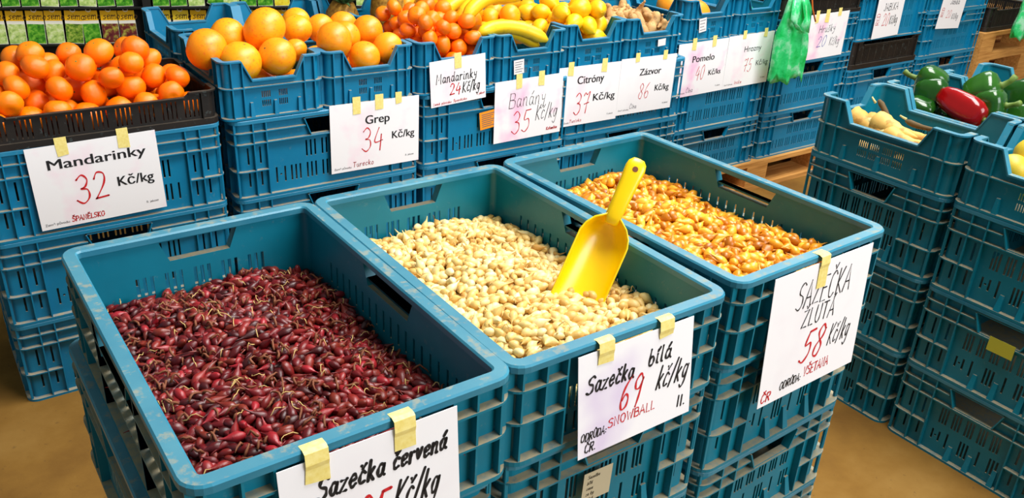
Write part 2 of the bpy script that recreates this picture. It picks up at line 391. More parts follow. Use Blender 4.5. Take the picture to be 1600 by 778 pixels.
# the crate with scooped-out sides
def make_cutout(mats, W=.3, D=.4, H=.165):
    root = empty('scooped_crate'); dp, t, r = .011, .003, RC
    mb = MB(); mb.loft([rr(W, D, r, dp + .001, 0), rr(W, D, r, dp + .001, .006)], False, True); mb.obj('base', mats[0], root)
    for side in range(4):
        L = W if side % 2 == 0 else D; Q = D if side % 2 == 0 else W; lo = L > .35
        a, b = (.080, .106) if lo else (.060, .088); zn = .110
        prof = [(r, H), (a, H), (b, zn), (L - b, zn), (L - a, H), (L - r, H)]
        hl = []
        cs = (.15, .182, .218, .25) if lo else (.126, .176)
        for c in cs:
            for k in range(-2, 3):
                hl += [slot(c + k * .0055, .056, .074, .003), slot(c + k * .0055, .030, .048, .003)]
        mb = plate([(r, .001), (L - r, .001)] + prof[::-1], hl, dp, t)
        for x in ((.034, .068) if lo else (.030, .061)):
            for xx in (x, L - x): mb.box(xx - .0016, xx + .0016, .0004, dp + .001, .002, H - .003)
        mb.box(r, L - r, 0, dp + .001, .088, .0915); mb.box(r, L - r, 0, dp + .001, 0, .006)
        for x in ((.1, .2, .3) if lo else (.082, .151, .222)):
            mb.add([(x - .006, .001, .006), (x + .006, .001, .006), (x + .006, dp + .001, .006), (x - .006, dp + .001, .006),
                    (x - .004, .004, .046), (x + .004, .004, .046), (x + .004, dp + .001, .046), (x - .004, dp + .001, .046)],
                   [(0, 3, 2, 1), (4, 5, 6, 7), (0, 1, 5, 4), (1, 2, 6, 5), (2, 3, 7, 6), (3, 0, 4, 7)])
        o = mb.obj('wall', mats[0], root); o.rotation_euler = (0, 0, R(90 * side))
        loc = Matrix.Rotation(R(90 * side), 3, 'Z') @ Vector((-L / 2, -Q / 2, 0)); o.location = loc
        # lip that follows the scooped edge
        lp = [(x, z) for x, z in prof]; th = .004
        inn = [(lp[0][0], H - th), (lp[1][0] - .0015, H - th), (lp[2][0] - .0015, zn - th), (lp[3][0] + .0015, zn - th), (lp[4][0] + .0015, H - th), (lp[5][0], H - th)]
        lm = MB(); n = len(lp); vs = []
        for (x, z) in lp: vs += [(x, 0, z + .0005), (x, .017, z + .0005)]
        for (x, z) in inn: vs += [(x, 0, z), (x, .017, z)]
        fs = []; k2 = 2 * n
        for i in range(n - 1):
            p, q = 2 * i, 2 * i + 2
            fs += [(p, p + 1, q + 1, q)[::-1], (k2 + p, k2 + q, k2 + q + 1, k2 + p + 1)[::-1], (p, q, k2 + q, k2 + p)[::-1], (p + 1, k2 + p + 1, k2 + q + 1, q + 1)[::-1]]
        fs += [(0, 1, k2 + 1, k2), (2 * n - 2, k2 + 2 * n - 2, k2 + 2 * n - 1, 2 * n - 1)]
        lm.add(vs, fs); o3 = fix_normals(lm.obj('rim', mats[1], root)); o3.rotation_euler = (0, 0, R(90 * side)); o3.location = loc
        cm = corner_piece(dp, t, [(.088, .0035), (0, .006)], H - .002, r)
        o2 = fix_normals(cm.obj('corner_post', mats[0], root)); o2.rotation_euler = (0, 0, R(90 * side))
        o2.location = Matrix.Rotation(R(90 * side), 3, 'Z') @ Vector((-L / 2 + r, -Q / 2 + r, 0))
        c2 = MB(); n6 = 6
        pr = [[(-q * math.cos(R(90 * k / n6)), -q * math.sin(R(90 * k / n6)), z) for k in range(n6 + 1)] for q, z in ((r, H - .004), (r, H + .0005), (r - .017, H + .0005), (r - .017, H - .004))]
        vs = [p for a_ in pr for p in a_]; fs = []; m = n6 + 1
        for j in range(4):
            for i in range(n6): fs.append((j * m + i, ((j + 1) % 4) * m + i, ((j + 1) % 4) * m + i + 1, j * m + i + 1))
        c2.add(vs, fs); o4 = fix_normals(c2.obj('rim_corner', mats[1], o2))
    return root
blue_cut = make_cutout(('blue_plastic', 'blue_plastic_rim'))
teal_cut = make_cutout(('teal_plastic', 'teal_plastic_rim'))
def make_tray(H=.092):
    root = empty('black_tray'); W, D, dp, t, r = .6, .4, .008, .0025, RC
    mb = MB(); mb.loft([rr(W, D, r, dp + .001, 0), rr(W, D, r, dp + .001, .005)], False, True); mb.obj('base', 'black_plastic', root)
    for side in range(4):
        L = W if side % 2 == 0 else D; Q = D if side % 2 == 0 else W
        hl = []; x = .05; k = 0
        while x < L - .05:
            if k % 5 != 4: hl.append(slot(x, .022, .070, .0032))
            x += .0115; k += 1
        zl = H - .012
        mb = plate([(r, .001), (L - r, .001), (L - r, H), (L - .075, H), (L - .09, zl), (.09, zl), (.075, H), (r, H)], hl, dp, t)
        mb.box(r, L - r, 0, dp + .001, 0, .016); mb.box(.09, L - .09, 0, .012, zl - .003, zl)
        for a, b in ((r, .078), (L - .078, L - r)): mb.box(a, b, 0, .012, H - .004, H)
        for xx in (.045, L - .045): mb.box(xx - .0015, xx + .0015, .0005, dp + .001, .001, H - .004)
        o = mb.obj('wall', 'black_plastic', root); o.rotation_euler = (0, 0, R(90 * side)); o.location = Matrix.Rotation(R(90 * side), 3, 'Z') @ Vector((-L / 2, -Q / 2, 0))
        cm = corner_piece(dp, t, [(0, .016), (H - .004, .004)], H, r)
        o2 = fix_normals(cm.obj('corner_post', 'black_plastic', root)); o2.rotation_euler = (0, 0, R(90 * side))
        o2.location = Matrix.Rotation(R(90 * side), 3, 'Z') @ Vector((-L / 2 + r, -Q / 2 + r, 0))
    return root
tray0 = make_tray()
USED = set()
def place(proto, x, y, z, label, cat='crate', group=None, rz=0, sz=1.):
    o = proto if proto.name not in USED else copy_tree(proto)
    USED.add(o.name); USED.add(proto.name)
    o.location = (x, y, z); o.rotation_euler = (0, 0, rz); o.scale = (1, 1, sz)
    return tag(o, label, cat, group)

# ------------------------------------------------------------------ room
VB = 2.2936
mb = MB(); mb.box(-4, 11, -5, 9, -.08, 0); tag(mb.obj('floor', 'dusty_concrete'), 'dusty brown concrete floor of the market hall', 'floor', kind='structure')
mb = MB(); mb.box(-4, 11, 8.6, 8.8, 0, 5); tag(mb.obj('wall_back', 'hall_dark'), 'dark far wall of the hall', 'wall', kind='structure')

# ------------------------------------------------------------------ back row of stacks
def stack(x0, y0, z0, hs, names, proto=blue_deep, rz=0, W=.6, D=.4, grp=None):
    z = z0; out = []
    for h, nm in zip(hs, names):
        cx, cy = (x0 + W / 2, y0 + D / 2) if rz == 0 else (x0 + D / 2, y0 + W / 2)
        out.append(place(proto, cx, cy, z, nm, 'crate', grp, rz, h / .24)); z += h
    return out
S1 = stack(.08, VB, 0, [.24] * 3, ['lowest blue slotted crate on the floor below the black tray of mandarins', 'middle blue slotted crate of the stack below the black mandarin tray', 'top blue slotted crate carrying the 32 Kč mandarin price sign'], grp='crates of the fruit stall')
S2 = stack(.705, VB, 0, [.238] * 3, ['lowest blue crate of the grapefruit stack', 'middle blue crate just below the Grep price sign', 'top blue crate carrying the Grep price sign'], grp='crates of the fruit stall')
S3 = stack(1.315, VB, 0, [.238] * 3, ['lowest blue crate below the Banány sign', 'middle blue crate below the Banány sign', 'top blue crate with an orange sticker beside the Banány sign'], grp='crates of the fruit stall')
S4 = stack(1.925, VB + .02, 0, [.24] * 3, ['lowest blue crate below the Citróny and Zázvor signs', 'middle blue crate below the Citróny and Zázvor signs', 'top blue crate carrying the Citróny and Zázvor signs'], grp='crates of the fruit stall')
V5 = 2.42
S5 = stack(2.585, V5, .144, [.215, .24, .145], ['blue crate on the pallet below the Pomelo and Hrozny signs', 'middle blue crate hung with the lower half of the Pomelo sign', 'shallow blue crate right below the pomelo and grape crates'], grp='crates of the fruit stall')
S6 = stack(3.20, V5, .144, [.215, .24, .2], ['lowest blue crate on the pallet below the Hrušky sign', 'blue crate directly below the Hrušky sign', 'blue crate carrying the Hrušky sign behind the green bags'], grp='crates of the fruit stall')
S7 = stack(3.83, V5 + .02, .02, [.24, .24], ['lowest blue crate below the JABLKA sign', 'blue crate below the black tray under the JABLKA sign'], grp='crates of the apple stall')
S8 = stack(4.46, V5 + .03, .02, [.24, .24], ['lowest blue crate of the stack next to the pallets', 'second blue crate from the floor next to the pallets'], grp='crates of the apple stall')
place(tray0, .38, VB + .2, .72, 'black slotted tray heaped with mandarins', 'tray', rz=0)
CUT = []
names = ['blue scooped crate full of grapefruit next to the black tray', 'blue scooped crate of grapefruit next to the loose mandarins crate', 'blue scooped crate heaped with small mandarins', 'blue scooped crate with bananas and white label',
         'blue scooped crate of lemons', 'blue scooped crate of ginger roots', 'blue scooped crate with the pomelos and white label', 'blue scooped crate of grapes beside the green bags']
xs = [.69, .99, 1.297, 1.592, 1.888, 2.183, 2.60, 2.905]
zc = [.716, .716, .716, .716, .722, .722, .746, .746]
for i, nm in enumerate(names):
    y = VB if i < 4 else (VB + .02 if i < 6 else V5)
    CUT.append(place(blue_cut, xs[i] + .15, y + .2, zc[i], nm, 'crate', 'scooped crates along the fruit stall'))
for i, nm in enumerate(['blue scooped crate behind the first grapefruit crate', 'blue scooped crate behind the second grapefruit crate', 'blue scooped crate behind the mandarins holding a pineapple', 'blue scooped crate behind the bananas heaped with oranges', 'blue scooped crate behind the lemons heaped with oranges', 'blue scooped crate behind the ginger']):
    place(blue_cut, xs[i] + .15, VB + .625, .72, nm, 'crate', 'scooped crates behind the fruit stall')
for i, (x0, nm) in enumerate(((.705, 'behind the grapefruit stack'), (1.315, 'behind the banana stack'), (1.925, 'behind the lemon stack'))):
    stack(x0, VB + .425, 0, [.24] * 3, ['lowest blue crate ' + nm, 'middle blue crate ' + nm, 'top blue crate ' + nm], grp='crates behind the fruit stall')
# far right end of the row
place(tray0, 3.50, V5 + .2, .799, 'black tray on the stack with the Hrušky sign', 'tray')
place(tray0, 4.13, V5 + .22, .50, 'black tray between the crates under the JABLKA sign', 'tray', sz=1.5)
S7b = stack(3.83, V5 + .02, .64, [.30, .24], ['tall blue crate carrying the JABLKA sign', 'topmost blue crate above the JABLKA sign'], grp='crates of the apple stall')
S8b = stack(4.46, V5 + .03, .50, [.24, .24, .24], ['blue crate below the second apple sign', 'blue crate carrying the second apple sign beside the pallets', 'topmost blue crate above the second apple sign'], grp='crates of the apple stall')

# ------------------------------------------------------------------ pallets
def make_pallet(L=1.2, D=.8):
    root = empty('wooden_pallet')
    def board(name, x0, x1, y0, y1, z0, z1):
        mb = MB(); mb.box(-(x1 - x0) / 2, (x1 - x0) / 2, -(y1 - y0) / 2, (y1 - y0) / 2, 0, z1 - z0)
        o = mb.obj(name, 'pallet_wood', root); o.location = ((x0 + x1) / 2, (y0 + y1) / 2, z0); return o
    for k, (a, b) in enumerate(((0, .14), (.185, .285), (.33, .47), (.515, .615), (.66, .8))): board('deck_board', 0, L, a, b, .122, .144)
    for x in (0, .5275, 1.055): board('cross_board', x, x + .145, 0, D, .1, .122)
    for x in (0, .5275, 1.055):
        for y in (0, .3275, .655): board('block', x, x + .145, y, y + (.145), .022, .1)
    for y in (0, .3275, .655): board('bottom_board', 0, L, y, y + (.145), 0, .022)
    return root
pal0 = make_pallet()
def pallet(x, y, z, label, grp=None, rz=0):
    o = pal0 if 'pal' not in USED else copy_tree(pal0); USED.add('pal')
    o.location = (x, y, z); o.rotation_euler = (0, 0, rz); return tag(o, label, 'pallet', grp)
pallet(2.60, V5 - .02, 0, 'wooden pallet on the floor below the Pomelo and Hrušky stacks')
for k, nm in enumerate(('lowest', 'second', 'third', 'topmost')):
    pallet(5.13, V5 + .04, k * .144, nm + ' wooden pallet of the pile beside the apple crates', 'pile of wooden pallets')
place(tray0, 5.47, V5 + .26, .576, 'black tray on top of the pile of wooden pallets', 'tray', sz=1.5)

# ------------------------------------------------------------------ front row of bulb crates
FR = [('R', .3185, .9658, .0062, 'red'), ('M', .7020, .9713, -.0012, 'white'), ('Y', 1.1085, .9860, .0290, 'yellow')]
FW = {'R': .97, 'M': .96, 'Y': .985}
ZR = .902
FC = {}
for k, x, y, a, nm in FR:
    z = 0
    for h, lv in ((.18, 'lowest'), (.18, 'second lowest'), (.183, 'third'), (.207, 'second')):
        o = place(teal_deep, x - (.014 if k == 'R' and lv == 'second' else 0), y + .006, z, f'{lv} blue crate of the stack carrying the {nm} onion sets' if lv != 'second' else f'blue crate right below the crate of {nm} onion sets', 'crate', 'crates under the onion sets', R(90) + a, h / .24); z += h; o.scale = (1, FW[k], h / .24)
        if lv == 'second': FC[k + 'low'] = o
    FC[k] = place(bulb_crate, x, y, .75, f'blue open crate filled with {nm} onion sets', 'crate', 'crates of onion sets', R(90) + a); FC[k].scale = (1, FW[k], 1)

# ------------------------------------------------------------------ right stacks
UR = 2.068
def wide(o, sz=1.): o.scale = (1, 1.06, sz); return o
for (y0, nm) in ((.965, 'parsnip'), (.532, 'quince')):
    for k, lv in enumerate(('lowest', 'middle', 'top')):
        o = wide(place(teal_deep, UR + .3, y0 + .214, k * .2335, f'{lv} dark blue crate below the {nm} crate', 'crate', 'crates of the vegetable stall'), .2335 / .24)
        if nm == 'quince' and lv == 'middle': QM = o
    wide(place(teal_cut, UR + .15, y0 + .214, .7005, f'blue scooped crate holding the {nm}s', 'crate', 'scooped crates of the vegetable stall'))
wide(place(teal_cut, UR + .455, 1.179, .7005, 'blue scooped crate of green and red peppers', 'crate', 'scooped crates of the vegetable stall'))
wide(place(teal_cut, UR + .455, .746, .7005, 'blue scooped crate behind the quinces', 'crate', 'scooped crates of the vegetable stall'))
wide(place(teal_cut, UR + .76, 1.179, .7005, 'blue scooped crate with green peppers behind the red pepper', 'crate', 'scooped crates of the vegetable stall'))
for k, lv in enumerate(('lowest', 'middle', 'top')):
    wide(place(teal_deep, UR + .91, 1.179, k * .2335, f'{lv} dark blue crate below the farther pepper crate', 'crate', 'crates of the vegetable stall'), .2335 / .24)

# ------------------------------------------------------------------ fruit
def lathe(prof, n=20, wob=None, seed=0):
    """prof: (radius, z); wob(theta, t) scales the radius"""
    mb = MB(); rings = []; k = len(prof)
    for j, (r, z) in enumerate(prof):
        ring = []
        for i in range(n):
            t = 2 * PI * i / n; q = r * (wob(t, j / (k - 1)) if wob else 1)
            ring.append((q * math.cos(t), q * math.sin(t), z))
        rings.append(ring)
    mb.loft(rings, False, True); return mb
def citrus_prof(r, flat, dim_top, dim_bot, k=13):
    out = []
    for j in range(k):
        a = PI * (j + .06) / (k - 1 + .12); rad = r * math.sin(a); z = -r * flat * math.cos(a)
        e = math.exp(-(rad / (r * .28)) ** 2); z += (dim_bot if z < 0 else -dim_top) * e * r
        out.append((max(rad, r * .03), z))
    return out
def mandarin_proto(v):
    g = random.Random(v); a, b, p = g.uniform(0, 6), g.uniform(.01, .03), g.choice((4, 5, 6))
    mb = lathe(citrus_prof(1, (.86, .90, .82, .93)[v], .10, .16), 20, lambda t, s: 1 + b * math.cos(p * t + a) * math.sin(PI * s) + .012 * math.cos(2 * t))
    o = mb.obj('mandarin', 'mandarin_peel', None, True)
    c = lathe([(.001, .005), (.09, .0), (.075, .03), (.04, .045), (.001, .045)], 6, lambda t, s: 1 + .25 * math.cos(3 * t)); k = c.obj('calyx', 'stem_green', o); k.location = (0, 0, (.86, .90, .82, .93)[v] * .995 - .125); return o
def big_citrus(name, mat, flat, v):
    g = random.Random(v + 40); a, b = g.uniform(0, 6), g.uniform(.004, .02)
    mb = lathe(citrus_prof(1, flat, .05, .05, 17), 28, lambda t, s: 1 + b * math.cos(2 * t + a) * math.sin(PI * s))
    o = mb.obj(name, mat, None, True)
    c = lathe([(.001, .0), (.055, .0), (.05, .015), (.02, .02), (.001, .02)], 8); k = c.obj('stem_scar', 'stem_brown', o); k.location = (0, 0, flat - .062); return o
def lemon_proto(v):
    prof = [(.02, -1.36), (.10, -1.33), (.17, -1.24), (.30, -1.12), (.58, -.92), (.84, -.55), (.98, -.1), (.97, .25), (.82, .65), (.55, .98), (.30, 1.16), (.20, 1.25), (.11, 1.28), (.02, 1.24)]
    return lathe(prof, 18, lambda t, s: 1 + .015 * math.cos(3 * t + v)).obj('lemon', 'lemon_peel', None, True)
MAN = [mandarin_proto(v) for v in range(4)]
GRF = [big_citrus('grapefruit', 'grapefruit_peel', f, i) for i, f in enumerate((.92, .97, .88))]
ORG = [big_citrus('orange', 'orange_peel', f, i + 5) for i, f in enumerate((.95, 1.0))]
LEM = [lemon_proto(v) for v in range(2)]
USEDP = set()
def fruit_copy(p):
    if p.name not in USEDP: USEDP.add(p.name); return p
    return copy_tree(p)
def heap(n, r, jit, x0, x1, y0, y1, zf, zrim, slope, rng, tries=260, start=()):
    """drops balls one by one onto the lowest free spot inside a box; above the rim the heap slopes inwards"""
    B = list(start)
    for _ in range(n):
        ra = r * rng.uniform(1 - jit, 1 + jit); best = None
        for _ in range(tries):
            x, y = rng.uniform(x0 + ra, x1 - ra), rng.uniform(y0 + ra, y1 - ra); z = zf + ra
            for bx, by, bz, br in B:
                d2 = (bx - x) ** 2 + (by - y) ** 2; s = (br + ra) * .97
                if d2 < s * s: z = max(z, bz + math.sqrt(s * s - d2))
            e = min(x - x0, x1 - x, y - y0, y1 - y) - ra
            if z + ra > zrim and e < (z + ra * .3 - zrim) * slope: continue
            if best is None or z < best[2]: best = (x, y, z, ra)
        if best: B.append(best)
    return B[len(start):]
def scatter(protos, B, label, cat, group, rng, lie=False, s=1.):
    for x, y, z, r in B:
        o = fruit_copy(protos[rng.randrange(len(protos))]); o.location = (x, y, z); o.scale = (r * s,) * 3
        o.rotation_euler = (rng.gauss(0, .7), rng.gauss(0, .7), rng.uniform(0, 6.28)) if not lie else (R(90) + rng.gauss(0, .35), rng.uniform(0, 6), rng.uniform(0, 6.28))
        tag(o, label, cat, group)
g = random.Random(3)
scatter(MAN, heap(73, .0345, .10, .09, .67, VB + .012, VB + .388, .727, .80, .75, g), 'shiny orange mandarin heaped in the black slotted tray', 'mandarin', 'mandarins in the black tray', g)
g = random.Random(11)
def put_list(protos, L, label, cat, group, g):
    scatter(protos, L, label, cat, group, g)
B1 = [(.698, 2.42, .892, .058), (.79, 2.52, .900, .054), (.881, 2.46, .925, .066), (.772, 2.365, .862, .058), (.813, 2.44, .84, .046), (.877, 2.362, .868, .054), (1.004, 2.52, .906, .046), (1.05, 2.64, .90, .046), (.963, 2.44, .862, .036),
      (.75, 2.42, .785, .044), (.85, 2.42, .772, .048), (.93, 2.38, .775, .046), (.75, 2.54, .80, .05), (.87, 2.55, .81, .05), (.94, 2.53, .81, .05), (.80, 2.63, .78, .05), (.94, 2.64, .80, .05)]
B2 = [(1.06, 2.375, .896, .055), (1.139, 2.46, .886, .046), (1.194, 2.6, .888, .046), (1.226, 2.49, .888, .05), (1.149, 2.357, .843, .048), (1.238, 2.372, .858, .048), (1.115, 2.60, .884, .046),
      (1.05, 2.37, .79, .05), (1.16, 2.44, .785, .046), (1.24, 2.45, .785, .046), (1.05, 2.48, .81, .05), (1.2, 2.56, .79, .05), (1.09, 2.57, .79, .045), (1.15, 2.65, .79, .04)]
scatter(GRF, B1, 'large yellow orange grapefruit in the crate beside the black tray', 'grapefruit', 'grapefruits beside the black tray', g)
scatter(GRF, B2, 'large yellow orange grapefruit in the crate beside the small mandarins', 'grapefruit', 'grapefruits beside the small mandarins', g)
scatter(MAN, heap(84, .0285, .08, 1.309, 1.577, VB + .016, VB + .384, .745, .86, .30, random.Random(5)), 'small bright mandarin in the scooped crate left of the bananas', 'mandarin', 'mandarins in the scooped crate', g)
scatter(LEM, heap(44, .0335, .08, 1.90, 2.165, VB + .035, VB + .40, .745, .865, .25, random.Random(8)), 'yellow lemon piled in the scooped crate above the Citróny sign', 'lemon', 'lemons in the scooped crate', g, True)
scatter(ORG, heap(17, .039, .06, 1.605, 1.87, VB + .15, VB + .40, .745, .90, .1, random.Random(9)), 'yellow orange fruit piled right behind the bananas', 'orange', 'oranges behind the bananas', g)
scatter(ORG, heap(46, .040, .08, 1.61, 2.16, VB + .45, VB + .80, .76, .93, .3, random.Random(10)), 'orange heaped in the farther crates behind the lemons', 'orange', 'oranges behind the lemons', g)
scatter(GRF, heap(6, .050, .06, .72, 1.25, VB + .46, VB + .78, .73, .80, .3, random.Random(12)), 'grapefruit in the crates behind the front grapefruits', 'grapefruit', 'grapefruits farther back', g)
# bananas: a bunch is a stalk and its fingers
def make_bunch(n, Ls, bend, spread, r=.0235):
    root = empty('banana_bunch')
    for i in range(n):
        L = Ls * (1 - .06 * (i % 2)); pts = []; rad = []; k = 14
        for j in range(k + 1):
            s = j / k; a = (s - .5) * bend
            pts.append((L / bend * math.sin(a), 0, L / bend * (math.cos(a) - 1)))
            q = 1 if .16 < s < .86 else (max((s / .16), .0) ** .6 * .62 + .38 if s <= .16 else max((1 - s) / .14, 0) ** .55 * .72 + .28)
            if s < .07: q = .36
            rad.append(r * q)
        mb = MB(); mb.tube(pts, rad, 10); o = mb.obj('banana', 'banana_peel', root, True)
        mt = MB(); e = Vector(pts[-1]); d = (e - Vector(pts[-2])).normalized(); mt.tube([e - d * .004, e + d * .004, e + d * .007], [r * .30, r * .26, r * .1], 8); mt.obj('tip', 'banana_tip', o, True)
        c = (i - (n - 1) / 2); pv = Vector(pts[0])
        M = Matrix.Translation(pv) @ Euler((c * spread * 1.6, 0, c * spread)).to_matrix().to_4x4() @ Matrix.Translation((0, c * r * .7, 0)) @ Matrix.Translation(-pv)
        o.matrix_local = M
    p0 = Vector((-Ls / bend * math.sin(bend / 2), 0, Ls / bend * (math.cos(bend / 2) - 1)))
    mb = MB(); mb.tube([p0 + Vector((-.02, 0, -.012)), p0 + Vector((-.004, 0, -.002)), p0 + Vector((.012, 0, .006))], [.010, .013, .011], 8); mb.obj('stalk', 'stem_pale', root, True)
    return root
def bunch(n, L, bend, spread, loc, rot, label):
    o = make_bunch(n, L, bend, spread); o.location = loc; o.rotation_euler = [R(a) for a in rot]; return tag(o, label, 'bananas', 'banana bunches')
bunch(2, .285, 1.15, .10, (1.690, VB + .068, .884), (-42, 11, -3), 'bunch of two ripe bananas lying lowest in the scooped crate front')
bunch(3, .250, 1.35, .16, (1.625, VB + .13, .975), (-14, -12, 10), 'bunch of bananas arched on top of the pile beside the mandarins')
bunch(2, .22, 1.2, .16, (1.555, VB + .235, .935), (-30, -24, 14), 'bunch of bananas at the back of the crate near the pineapple')
# pineapple
pr = empty('pineapple', (1.52, VB + .62, .75))
def pat(t, s): return 1 + .04 * math.cos(8 * t) * math.cos(40 * s)
mb = lathe([(.01, 0), (.05, .005), (.062, .05), (.066, .1), (.06, .15), (.04, .19), (.01, .195)], 24, pat); mb.obj('body', 'pineapple_skin', pr, True)
g = random.Random(2)
for k in range(26):
    a = k * 2.4; el = R(86 - k * 2.0 if k > 4 else 88); L = .10 + .06 * (1 - k / 26)
    mb = MB(); vs = []; fs = []
    for j in range(5):
        s = j / 4; rr_ = .012 + L * s * math.cos(el) + .03 * s * s; z = .185 + L * s * math.sin(el) - .03 * s * s; wd = .012 * (1 - s) ** .7 + .0006
        for q in (-1, 0, 1): vs.append((rr_ * math.cos(a) - q * wd * math.sin(a), rr_ * math.sin(a) + q * wd * math.cos(a), z - (0 if q else .004)))
    for j in range(4):
        for q in (0, 1): fs.append((j * 3 + q, j * 3 + q + 1, j * 3 + q + 4, j * 3 + q + 3))
    mb.add(vs, fs); o = mb.obj('leaf', 'pineapple_leaf', pr, True)
    md = o.modifiers.new('thick', 'SOLIDIFY'); md.thickness = .0012
tag(pr, 'pineapple with spiky green crown behind the mandarins and bananas', 'pineapple')
pr2 = copy_tree(pr); pr2.location = (1.36, VB + .70, .70); pr2.rotation_euler = (.1, -.1, 1); tag(pr2, 'second pineapple lower behind the heaped mandarins', 'pineapple')
# ginger: lumpy roots grown from merged balls
def meta_mesh(name, balls, res=.006):
    m = bpy.data.metaballs.new(name); m.resolution = res; m.threshold = .25
    for x, y, z, r in balls:
        e = m.elements.new(); e.co = (x, y, z); e.radius = r * 1.55
    o = bpy.data.objects.new(name, m); COL.objects.link(o); bpy.context.view_layer.update()
    me = bpy.data.meshes.new_from_object(o.evaluated_get(bpy.context.evaluated_depsgraph_get()))
    bpy.data.objects.remove(o); bpy.data.metaballs.remove(m)
    me.polygons.foreach_set('use_smooth', [True] * len(me.polygons)); return me
GIN = []
for v in range(4):
    g = random.Random(60 + v); bl = []
    x = -.045; y = 0
    while x < .05: bl.append((x, y, g.uniform(-.004, .004), g.uniform(.014, .021))); x += .017; y += g.uniform(-.008, .008)
    for k in range(3):
        bx, by, bz, br = bl[g.randrange(len(bl))]; a = g.choice((1, -1)) * g.uniform(1.0, 2.0)
        for q in range(1, 3): bl.append((bx + math.cos(a) * .015 * q, by + math.sin(a) * .016 * q, bz + .003 * q, br * (.9 - .15 * q)))
    me = meta_mesh(f'lump{"abcd"[v]}', bl); me.materials.clear(); me.materials.append(MATS['ginger_skin']); cc_ = sum((v_.co for v_ in me.vertices), Vector()) / len(me.vertices); me.transform(Matrix.Translation(-cc_))
    GIN.append(link('ginger_root', me))
g = random.Random(31)
for x, y, z, r in heap(84, .021, .1, 2.215, 2.455, VB + .075, VB + .39, .765, .87, .28, random.Random(31)):
    o = fruit_copy(GIN[g.randrange(4)]); o.location = (x, y, z); o.rotation_euler = (g.gauss(0, .6), g.gauss(0, .6), g.uniform(0, 6.28)); o.scale = (.95,) * 3
    tag(o, 'knobbly tan ginger root piled in the crate above the Zázvor sign', 'ginger', 'ginger roots')
scatter(ORG, [(2.33, VB + .52, .86, .045), (2.42, VB + .50, .87, .04), (2.26, VB + .56, .86, .045)], 'orange fruit lying behind the ginger crate', 'orange', 'oranges behind the ginger', g)
# pomelo in its net, grapes in a bag
pm = big_citrus('pomelo', 'pomelo_peel', .95, 77); pm.location = (2.73, V5 + .085, .835); pm.scale = (.07,) * 3; pm.rotation_euler = (.3, .2, 0); tag(pm, 'orange pomelo in the scooped crate above the Pomelo sign', 'pomelo', 'pomelos')
o = copy_tree(pm); o.location = (2.76, V5 + .24, .84); tag(o, 'pomelo lying behind the front pomelo in the same crate', 'pomelo', 'pomelos')
mb = MB()
for i in range(26):
    pass
rings = []
for j in range(10):
    s = j / 9; ring = []
    for i in range(22):
        t = 2 * PI * i / 22; q = .075 * math.sin(PI * min(s * .93 + .05, 1)) ** .6 * (1 + .12 * noise.noise((math.cos(t) * 2, math.sin(t) * 2, s * 5)))
        ring.append((q * math.cos(t), q * 1.2 * math.sin(t), .12 * s))
    rings.append(ring)
mb.loft(rings, False, True); o = mb.obj('grape_bag', 'green_film', None, True); o.location = (3.05, V5 + .14, .757); tag(o, 'crinkled green bag of grapes inside the crate above the Hrozny sign', 'bag')

# ------------------------------------------------------------------ vegetables on the right
def pepper(mat, L, r, lobes, seed, bend=0.):
    g = random.Random(seed); ph = g.uniform(0, 6)
    prof = [(.06, .01), (.34, -.03), (.72, .05), (.96, .25), (1, .5), (.93, .8), (.84, 1.1), (.66, 1.36), (.40, 1.5), (.12, 1.46), (.02, 1.40)]
    k = L / 1.5; mb = MB(); rings = []
    for j, (q, z) in enumerate(prof):
        ring = []; s = j / (len(prof) - 1)
        for i in range(27):
            t = 2 * PI * i / 27; d = r * q * (1 + .13 * math.cos(lobes * t + ph) * min(1, .4 + s) + .04 * math.cos(t))
            ring.append((d * math.cos(t) + bend * s * s * L, d * math.sin(t), -z * k))
        rings.append(ring)
    mb.loft(rings[::-1], False, True); o = fix_normals(mb.obj('pepper', mat, None, True))
    st = MB(); st.tube([(0, 0, -.006), (0, 0, .006), (.004, 0, .022), (.012, .003, .036)], [.014, .0075, .0065, .008], 8); st.obj('stem', 'stem_green', o, True)
    return o
pep = [pepper('green_pepper_skin', .085, .040, 3, 1), pepper('green_pepper_skin', .075, .044, 4, 2)]
def put(o, loc, rot, label, cat, group=None, s=1.):
    o.location = loc; o.rotation_euler = [R(a) for a in rot]; o.scale = (s, s, s); return tag(o, label, cat, group)
ZP = .715
def aim(o, loc, d, spin, label, cat, group=None, s=1., axis='Z'):
    q = (-Vector(d)).to_track_quat('Z', 'Y') if axis == 'Z' else Vector(d).to_track_quat('X', 'Z')
    o.location = loc; o.rotation_euler = (q.to_matrix() @ Matrix.Rotation(R(spin), 3, axis)).to_euler(); o.scale = (s, s, s); return tag(o, label, cat, group)
lst = [((2.50, 1.255, .845), (-.3, .9, -.1), 1.1), ((2.52, 1.37, .865), (.3, -.9, -.1), 1.15), ((2.60, 1.16, .885), (-.2, .6, -.35), 1.2), ((2.53, 1.10, .850), (-.2, .9, -.2), 1.1), ((2.43, 1.33, .80), (.1, -.9, .0), 1.),
       ((2.58, 1.33, .80), (.1, -.9, .0), 1.), ((2.46, 1.06, .78), (.8, .4, 0), 1.), ((2.62, 1.05, .80), (.1, .9, 0), 1.1), ((2.42, 1.20, .77), (.8, .3, 0), .9), ((2.56, 1.22, .78), (.3, .7, 0), 1.)]
for i, (l, d, q) in enumerate(lst): aim(fruit_copy(pep[i % 2]), l, d, 40 * i, 'glossy green pepper in the crate around the red pepper', 'pepper', 'green peppers around the red pepper', q)
rp = pepper('red_pepper_skin', .150, .041, 3, 9, .08); aim(rp, (2.455, 1.115, .815), (0.02, .95, .22), 30, 'long glossy red pepper lying among the green peppers', 'pepper')
